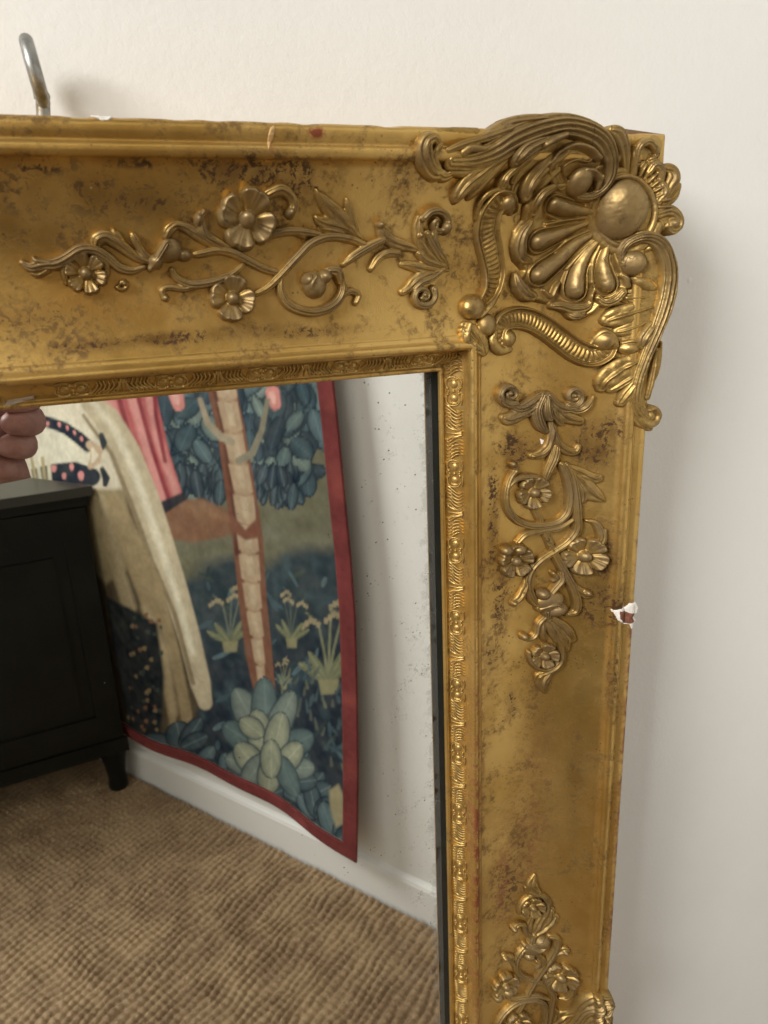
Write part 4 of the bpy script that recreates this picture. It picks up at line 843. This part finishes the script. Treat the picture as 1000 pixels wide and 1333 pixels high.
# trunk with pale bark plates
line([(270, 300, 26), (286, 500, 20), (300, 560, 20), (314, 650, 22), (322, 700, 22), (328, 780, 20), (336, 850, 19), (345, 908, 15)], (.21, .085, .045))
line([(264, 300, 8), (278, 500, 6), (292, 560, 6), (304, 650, 6), (308, 720, 5)], (.13, .045, .03), 4)
line([(276, 300, 14), (291, 500, 13), (302, 560, 12.5), (317, 650, 12.5), (327, 780, 9), (338, 860, 5), (342, 895, 2)], (.36, .235, .13), 3)
yb = 300; k_ = 0
while yb < 890:
    h_ = 46 - (yb - 300) * .02; x0 = np.interp(yb, [300, 500, 560, 650, 780, 900], [276, 291, 302, 317, 327, 340]); x1 = np.interp(yb + h_, [300, 500, 560, 650, 780, 900], [276, 291, 302, 317, 327, 340])
    wq = np.interp(yb, [300, 560, 700, 800, 890], [17, 14, 15.5, 10, 4])
    mixc(poly_mask([(x0 - wq, yb + 2), (x0 - wq * .3, yb + 1), (x0 + wq * .2, yb + 4), (x0 + wq, yb + 1), (x1 + wq, yb + h_ - 3), (x1 + wq * .1, yb + h_ + 1), (x1 - wq * .9, yb + h_ - 4)], 2), (.45, .32, .19))
    mixc(poly_mask([(x0 - wq * .3, yb + 4), (x0 + wq * .4, yb + 4), (x1 + wq * .3, yb + h_ - 7), (x1 - wq * .3, yb + h_ - 8)], 4) * .6, (.56, .45, .29)); yb += h_; k_ += 1
line([(300, 576, 5), (286, 570, 5), (268, 552, 4), (258, 520, 3)], (.36, .30, .20)); line([(310, 600, 5), (330, 590, 5), (344, 560, 4), (352, 520, 3)], (.24, .22, .15))
mixc(poly_mask([(296, 660), (300, 672), (318, 690), (338, 672), (340, 662), (336, 700), (318, 704), (296, 690)], 3), (.22, .08, .045))
# rose coloured stripes of drapery, upper left
mixc(poly_mask([(100, 300), (190, 300), (206, 520), (222, 590), (240, 648), (214, 664), (180, 640), (150, 560), (120, 500)], 2), (.50, .10, .10))
for L in ([(150, 300, 7), (166, 500, 7), (186, 570, 6), (212, 650, 6)], [(180, 300, 6), (192, 500, 6), (206, 570, 6), (230, 640, 5)], [(120, 300, 6), (138, 510, 6), (162, 570, 5)]): line(L, (.66, .26, .23), 5)
for L in ([(164, 300, 3), (180, 520, 3), (200, 590, 3), (222, 655, 3)], [(194, 300, 3), (204, 540, 3), (216, 600, 3)], [(136, 300, 3), (154, 520, 3), (176, 600, 3)]): line(L, (.28, .035, .045), 3)
mixc(poly_mask([(205, 655), (240, 640), (244, 650), (210, 672)], 3), (.03, .03, .04))
# ochre ground with the cupboard's shadow painted in, and pale trailing ribbon forms on the left
mixc(poly_mask([(-300, 300), (112, 300), (130, 520), (176, 620), (206, 690), (240, 800), (262, 900), (240, 990), (100, 990), (-300, 990)], 6), (.10, .075, .040))
mixc(poly_mask([(-300, 300), (108, 300), (130, 525), (160, 600), (168, 640), (120, 650), (-300, 660)], 5), (.70, .63, .46))
mixc(poly_mask([(-300, 560), (60, 540), (120, 560), (128, 600), (120, 640), (-300, 650)], 16), (.74, .69, .52))
mixc(poly_mask([(110, 636), (165, 636), (168, 740), (140, 760), (118, 740)], 6), (.34, .27, .13))  # shaded cloth beside the cupboard, its shade painted as ochre
line([(118, 520, 12), (140, 545, 15), (164, 590, 18), (188, 650, 19), (208, 710, 19), (228, 770, 17), (246, 830, 15), (260, 890, 14), (266, 915, 10)], (.54, .46, .29), 3)
line([(124, 524, 3), (150, 560, 4), (176, 620, 5), (200, 690, 5), (224, 760, 4), (250, 850, 4)], (.72, .66, .48), 6); line([(112, 540, 2), (146, 590, 2.5), (172, 660, 3), (196, 730, 3), (226, 800, 3), (250, 890, 3)], (.28, .21, .11), 3)
line([(150, 655, 12), (172, 710, 14), (196, 770, 15), (218, 850, 14), (234, 930, 14), (240, 990, 12)], (.36, .27, .13), 4); line([(206, 820, 3), (222, 880, 3), (234, 950, 3)], (.15, .10, .05), 3); line([(190, 790, 4), (214, 850, 5), (226, 930, 4)], (.46, .36, .19), 6)
line([(132, 650, 8), (150, 720, 9), (172, 790, 8)], (.40, .32, .17), 5)
mixc(poly_mask([(140, 775), (172, 790), (204, 812), (214, 880), (212, 960), (170, 950), (150, 850)], 4), (.020, .026, .030))
for _ in range(46):
    x = random.uniform(168, 212); y = random.uniform(800, 960); line([(x, y, random.uniform(1.5, 3.2)), (x + 1, y + 2, 1.2)], random.choice([(.24, .11, .05), (.26, .19, .09), (.05, .07, .06)]))
# dark dotted band across the pale field
for L, w_ in (([(20, 540, 6), (58, 549, 7), (86, 558, 8), (106, 570, 8.5), (118, 580, 8)], .55), ([(40, 624, 13), (70, 618, 14), (100, 616, 15), (122, 620, 12)], 0)):
    line(L, (.020, .030, .045), 2)
for (x, y) in ((60, 551), (76, 552), (88, 556), (99, 562), (109, 570)): line([(x, y, 2.4), (x + .5, y + 2, 2)], ROSE, 1.5)
for (x, y, r) in ((69, 609, 3.5), (93, 607, 3.5), (107, 618, 5), (82, 619, 3)): line([(x, y, r), (x, y + 3, r * .8)], ROSE, 1.5)
line([(134, 566, 3), (137, 576, 4), (136, 584, 2)], (.03, .04, .05), 1.5); line([(136, 610, 3), (141, 622, 4.5), (140, 630, 3)], (.03, .04, .05), 1.5)
line([(120, 578, 5), (129, 586, 7), (127, 598, 7), (121, 606, 4)], (.58, .42, .26), 2); line([(124, 584, 2), (127, 592, 4), (124, 600, 2)], (.78, .70, .52), 2)
for q in range(5): line([(34 + q * 7, 590 + q * 2, 2), (46 + q * 5, 640, 2.4)], (.42, .34, .16) if q % 2 else (.66, .60, .42), 2)
# cabbage of large pale leaves under the tree
BL = [(250, 1000), (236, 968), (300, 1012), (400, 1030), (420, 1050), (384, 1010), (330, 1040), (448, 1075)]
for (x, y) in BL:
    for a in (-150, -110, -60, -20): leaf_shape(x, y + 6, a + random.uniform(-12, 12), random.uniform(34, 50), random.uniform(10, 14), random.choice([TEAL, MIDB, (.055, .09, .11)]), (.16, .22, .22), (.018, .03, .042))
LV = [(346, 975, -118, 88, 17, 1), (346, 975, -92, 92, 18, 0), (346, 975, -62, 88, 17, 1), (350, 985, -145, 72, 17, 0), (354, 985, -30, 70, 17, 0), (346, 990, -104, 66, 17, 2), (352, 990, -74, 66, 17, 2), (350, 1000, -168, 58, 16, 1), (360, 1000, -8, 58, 15, 1),
      (340, 1010, -128, 52, 15, 2), (362, 1004, -48, 54, 15, 2), (346, 985, 128, 46, 14, 1), (352, 985, 95, 50, 15, 2), (362, 985, 60, 56, 15, 0), (340, 960, -140, 36, 12, 2), (352, 1014, -90, 50, 14, 2)]
CC = [(.115, .175, .175), (.19, .24, .21), (.31, .34, .23)]
for (x, y, a, L_, w_, c) in LV: leaf_shape(x, y, a, L_, w_, CC[c], tuple(q * 1.35 for q in CC[c]), (.045, .075, .085))
mixc(poly_mask([(438, 1020), (450, 1012), (460, 1030), (462, 1060), (448, 1066), (440, 1044)], 4), (.34, .30, .16))
# the dyes bleed a little into each other; woven texture, wear
lum = col.mean(-1, keepdims=True); col = (col * .84 + lum * .16 + (fnoise(.013, 71) * .012 + fnoise(.028, 72) * .012)[..., None] * np.array((1, 1, .8))) * .86
col *= (1 + .10 * fnoise(.0065, 40) + .10 * fnoise(.02, 41) + .07 * fnoise(.1, 42))[..., None]
# borders: red galloon round all sides (a piece of its own, 2 mm proud)
bw = .038
dR = edge_s(Zz) - Sx; dB = Zz - Zb
dL = Sx - s_left; dT = z_top - Zz
border = (np.minimum(np.minimum(dR * 1.0, dB * 1.15), np.minimum(dL, dT)) < bw)
def wall_grid(offv):
    x = A_[0] + wd[0] * Sx + wn[0] * offv; y = A_[1] + wd[1] * Sx + wn[1] * offv
    return np.stack([x, 2 * MIR - y, Zz], -1)
n = N('woven_tapestry_cloth')
att = n.node('ShaderNodeAttribute', {'attribute_name': 'dye'}).outputs['Color']
n.put(n.b.inputs['Base Color'], att); n.put(n.b.inputs['Roughness'], .92); n.b.inputs['Specular IOR Level'].default_value = .15
wv = n.node('ShaderNodeTexWave', {'wave_type': 'BANDS', 'bands_direction': 'Z'}, Scale=160.0, Distortion=1.5); n.l.new(n.coord(), wv.inputs['Vector'])
n.put(n.b.inputs['Normal'], n.bump(wv.outputs['Fac'], .0006, .5)); M_tap = n.m
def cloth(name, mask, offv, colors, parent):
    co = wall_grid(offv).reshape(-1, 3); q = mask[:-1, :-1] & mask[1:, :-1] & mask[:-1, 1:] & mask[1:, 1:]
    jj, ii = np.nonzero(q); Q = np.stack([jj * nu + ii, (jj + 1) * nu + ii, (jj + 1) * nu + ii + 1, jj * nu + ii + 1], 1)
    used = np.unique(Q); rm = np.full(nu * nv, -1); rm[used] = np.arange(len(used))
    c4 = np.concatenate([colors.reshape(-1, 3)[used], np.ones((len(used), 1))], 1)
    return grid_mesh(name, co[used], rm[Q], M_tap, parent, {'dye': c4})
tp = empty('tapestry', (0, 0, 0)); tag(tp, 'hanging tapestry with red border, banded tree trunk and blue foliage, seen in the glass', 'tapestry')
inner = ~border; g = inner.copy(); g[1:] |= inner[:-1]; g[:-1] |= inner[1:]; g[:, 1:] |= inner[:, :-1]; g[:, :-1] |= inner[:, 1:]
cloth('woven_panel', g, off, np.clip(col, .004, 1), tp)
rc = np.zeros_like(col); rc[:] = (.155, .034, .034); rc *= (1 + .16 * fnoise(.03, 50) + .12 * fnoise(.008, 51))[..., None]; mk = np.clip(fnoise(.05, 52) - .4, 0, 1)[..., None]; rc = rc * (1 - mk * .4) + np.array((.50, .14, .10)) * mk * .4
bd = cloth('red_border', border, off + .003, rc, tp)
sol = bd.modifiers.new('thickness', 'SOLIDIFY'); sol.thickness = .004; sol.offset = 0

# woven jute rug: a base sheet and the knotted rows on it
n = N('jute_yarn')
nz = n.noise(14, 4, .6); nf = n.noise(170, 4, .6); nm = n.noise(48, 3, .6)
c_ = n.mix(n.ramp(nz, .35, .65), (.225, .140, .068), (.335, .228, .118)); c_ = n.mix(n.ramp(nm, .55, .75, 0, .5), c_, (.20, .105, .05)); c_ = n.mix(n.ramp(nf, .5, .75, 0, .55), c_, (.55, .41, .25))
n.put(n.b.inputs['Base Color'], c_); n.put(n.b.inputs['Roughness'], .62); n.put(n.b.inputs['Normal'], n.bump(nf, .0012, .7)); n.b.inputs['Sheen Weight'].default_value = .15
M_jute = n.m
rug = empty('rug', (0, 0, 0)); tag(rug, 'brown woven jute rug on the floor, seen in the lower part of the glass', 'rug')
def rugpt(a, b, z):              # a metres along the wall from A, b metres out from it (as seen through the glass)
    return A_[0] + wd[0] * a + wn[0] * b, 2 * MIR - (A_[1] + wd[1] * a + wn[1] * b), z
ea, eb = np.arange(-1.15, t_end - .03, .0027), np.arange(.018, 1.36, .0027)
Ag, Bg = np.meshgrid(ea, eb)
pitch_a, pitch_b = .0170, .0135
wob = .0075 * vnoise(Ag, Bg, .06, 60) + .0022 * vnoise(Ag, Bg, .02, 61); wob2 = .0050 * vnoise(Ag, Bg, .07, 62)
aa = (Ag + wob) / pitch_a; bb = (Bg + wob2) / pitch_b
rowi = np.floor(aa); shift = (np.sin(rowi * 12.9) * 43758.5) % 1.0 * .35
cell = np.abs(np.sin(math.pi * aa)) ** .6 * (.60 + .40 * np.abs(np.sin(math.pi * (bb + shift + .25 * (aa - rowi)))) ** .7)
hgt = cell * (.0100 + .0030 * vnoise(Ag, Bg, .03, 64) + .0012 * vnoise(aa * 1.0, bb * 1.0, 1.0, 65))
x_, y_, _ = rugpt(Ag, Bg, 0); co = np.stack([x_, y_, HF - .004 + hgt], -1).reshape(-1, 3)
na, nb = len(ea), len(eb); ok = (y_ < WY - .012)
jj, ii = np.nonzero(ok[:-1, :-1] & ok[1:, 1:]); Q = np.stack([jj * na + ii, jj * na + ii + 1, (jj + 1) * na + ii + 1, (jj + 1) * na + ii], 1)
used = np.unique(Q); rm = np.full(na * nb, -1); rm[used] = np.arange(len(used))
kn = grid_mesh('knotted_rows', co[used], rm[Q], M_jute, rug); tag(kn, kind='stuff')
if kn.data.polygons[0].normal.z < 0: kn.data.flip_normals()
q4 = [rugpt(a, b, 0) for a, b in ((-2.3, .02), (t_end - .03, .02), (t_end - .03, 1.30), (.4, 2.6), (-2.3, 2.6))]
q4 = [(x, min(y, WY - .012)) for x, y, _ in q4]
k = len(q4); mesh_from('rug_base', [(x, y, HF - .020) for x, y in q4] + [(x, y, HF - .0045) for x, y in q4], [tuple(range(k, 2 * k))] + [(i, (i + 1) % k, k + (i + 1) % k, k + i) for i in range(k)], M_jute, rug, smooth=False)

# black cupboard at the left, its back cut to the oblique wall
M_cup = plain('black_green_paint', (.0085, .0088, .0065), .5, 0, .35, 8, .0015)
M_cuptop = plain('lit_cupboard_top', (.036, .036, .030), .40, 0, .25, 10)  # paler than the body: light lying on the top put into its colour
for m_ in (M_cup,): m_.node_tree.nodes['Principled BSDF'].inputs['Specular IOR Level'].default_value = .18
cab = empty('cupboard', (0, 0, 0)); tag(cab, 'black painted cupboard with panelled front on turned feet, beside the tapestry', 'cupboard')
foot = vray(167, 1030, z=HF); fy = foot[1]
topz = vray(121, 634, y=fy - .03)[2]; print('cupboard height', topz - HF, foot)
d1 = ray(2524, 286); d1 = d1[:2] / np.linalg.norm(d1[:2]); d2 = np.array([-d1[1], d1[0]])
if d2[1] < 0: d2 = -d2
cr = foot[:2] + d1 * .012
def cp(a, b): p = cr - d1 * a + d2 * b; return p
def inwall(p, m):                # keep m metres clear of the oblique wall
    e = (p - A_[:2]) @ wn
    return p + wn * (m - e) if e < m else p
def prism(name, foot_, z0_, z1_, mat, parent=cab):
    k = len(foot_); q = [V(p[0], p[1], 0) for p in foot_]
    return mesh_from(name, [(a[0], a[1], z0_) for a in q] + [(a[0], a[1], z1_) for a in q], [tuple(range(k)), tuple(range(k, 2 * k))[::-1]] + [((i + 1) % k, i, k + i, k + (i + 1) % k) for i in range(k)], mat, parent, smooth=False)
def outline(grow): return [cp(-grow, -grow), inwall(cp(-grow, .05), .045), inwall(cp(.28, .40), .05), cp(.95, .42), cp(.95, -grow)]
prism('body', outline(0), HF + .14, topz - .030, M_cup)
prism('cupboard_top', outline(.022), topz - .022, topz, M_cuptop); prism('moulding', outline(.012), topz - .045, topz - .0222, M_cup); prism('moulding', outline(.008), HF + .125, HF + .165, M_cup)
def bar(name, a0, a1, z0_, z1_, b0, b1, mat=M_cup): return prism(name, [cp(a0, b0), cp(a0, b1), cp(a1, b1), cp(a1, b0)], z0_, z1_, mat)
bar('stile', .0, .055, HF + .17, topz - .05, -.007, .002); bar('stile', .44, .50, HF + .17, topz - .05, -.007, .002)
bar('top_board', .055, .44, topz - .13, topz - .05, -.0065, .002); bar('bottom_board', .055, .44, HF + .17, HF + .24, -.0065, .002)
bar('door_panel', .085, .41, HF + .27, topz - .16, -.005, .002)
def turned(name, p, z0_, z1_, prof_, mat, parent, nv=24):
    x, y, _ = V(p[0], p[1], 0); vs = []; fs = []
    for (t, r) in prof_:
        for j in range(nv): a = 2 * math.pi * j / nv; vs.append((x + r * math.cos(a), y + r * math.sin(a), z0_ + (z1_ - z0_) * t))
    for i in range(len(prof_) - 1):
        for j in range(nv): fs.append((i * nv + j, i * nv + (j + 1) % nv, (i + 1) * nv + (j + 1) % nv, (i + 1) * nv + j))
    return mesh_from(name, vs, fs, mat, parent)
for (a, b) in ((.03, .03), (.80, .03)):
    turned('foot', cp(a, b), HF + .002, HF + .13, [(0, .0), (0, .022), (.05, .025), (.18, .024), (.3, .022), (.6, .027), (.85, .033), (1, .036)], M_cup, cab)

# the hand that holds the camera, caught at the left edge of the glass
n = N('skin'); n.put(n.b.inputs['Base Color'], n.mix(n.ramp(n.noise(60, 5, .6), .35, .65), (.25, .115, .095), (.33, .165, .135))); n.put(n.b.inputs['Roughness'], .5)
n.b.inputs['Subsurface Weight'].default_value = .08; n.put(n.b.inputs['Normal'], n.bump(n.noise(320, 4, .6), .0008, .6)); M_skin = n.m
M_sleeve = plain('dark_blue_sleeve', (.03, .035, .05), .9, 0, .3, 60, .001)
HYV = .86
def hp(px, py, dy=0.0): v = vray(px, py, y=HYV + dy); return V(v[0], v[1], v[2])
person = empty('person', (0, 0, 0)); tag(person, 'person holding a camera, only a closed hand showing at the left edge of the glass', 'person')
def skin(name, nodes, edges, mat, root=0, parent=person, sub=2):
    me = bpy.data.meshes.new(name); me.from_pydata([n_[0] for n_ in nodes], edges, []); o = bpy.data.objects.new(name, me); C.objects.link(o); o.parent = parent
    me.materials.append(mat); m = o.modifiers.new('skin', 'SKIN'); m.use_smooth_shade = True
    for i, n_ in enumerate(nodes): me.skin_vertices[0].data[i].radius = (n_[1], n_[1]); me.skin_vertices[0].data[i].use_root = (i == root)
    s_ = o.modifiers.new('sub', 'SUBSURF'); s_.levels = s_.render_levels = sub; return o
# wrist and palm
nodes = [(hp(-120, 700, .20), .030), (hp(-75, 650, .10), .028), (hp(-50, 610, .04), .034), (hp(-30, 575, .02), .032), (hp(-22, 545, .015), .026)]
edges = [(0, 1), (1, 2), (2, 3), (3, 4)]
def chain(start, L):
    prev = start
    for p in L: nodes.append(p); edges.append((prev, len(nodes) - 1)); prev = len(nodes) - 1
# four curled fingers, knuckles to the right, tips folded back towards the palm
chain(4, [(hp(16, 518, .01), .0165), (hp(45, 514, -.012), .0165), (hp(34, 520, -.036), .0145), (hp(-4, 524, -.040), .0115)])
chain(3, [(hp(16, 547, .015), .0185), (hp(48, 546, -.008), .0185), (hp(36, 550, -.034), .0160), (hp(-2, 552, -.042), .0125)])
chain(3, [(hp(8, 578, .015), .0180), (hp(37, 577, -.008), .0178), (hp(26, 580, -.034), .0155), (hp(-6, 582, -.040), .0120)])
chain(2, [(hp(-8, 606, .012), .0165), (hp(14, 607, -.008), .0165), (hp(5, 609, -.034), .0140), (hp(-16, 608, -.038), .0110)])
# thumb from the side of the palm
chain(2, [(hp(-46, 560, -.03), .0165), (hp(-40, 530, -.052), .0140), (hp(-18, 508, -.06), .0120)])
skin('hand', nodes, edges, M_skin)
skin('sleeve', [(hp(-118, 700, .20), .040), (hp(-190, 780, .36), .048), (hp(-290, 880, .52), .058)], [(0, 1), (1, 2)], M_sleeve)
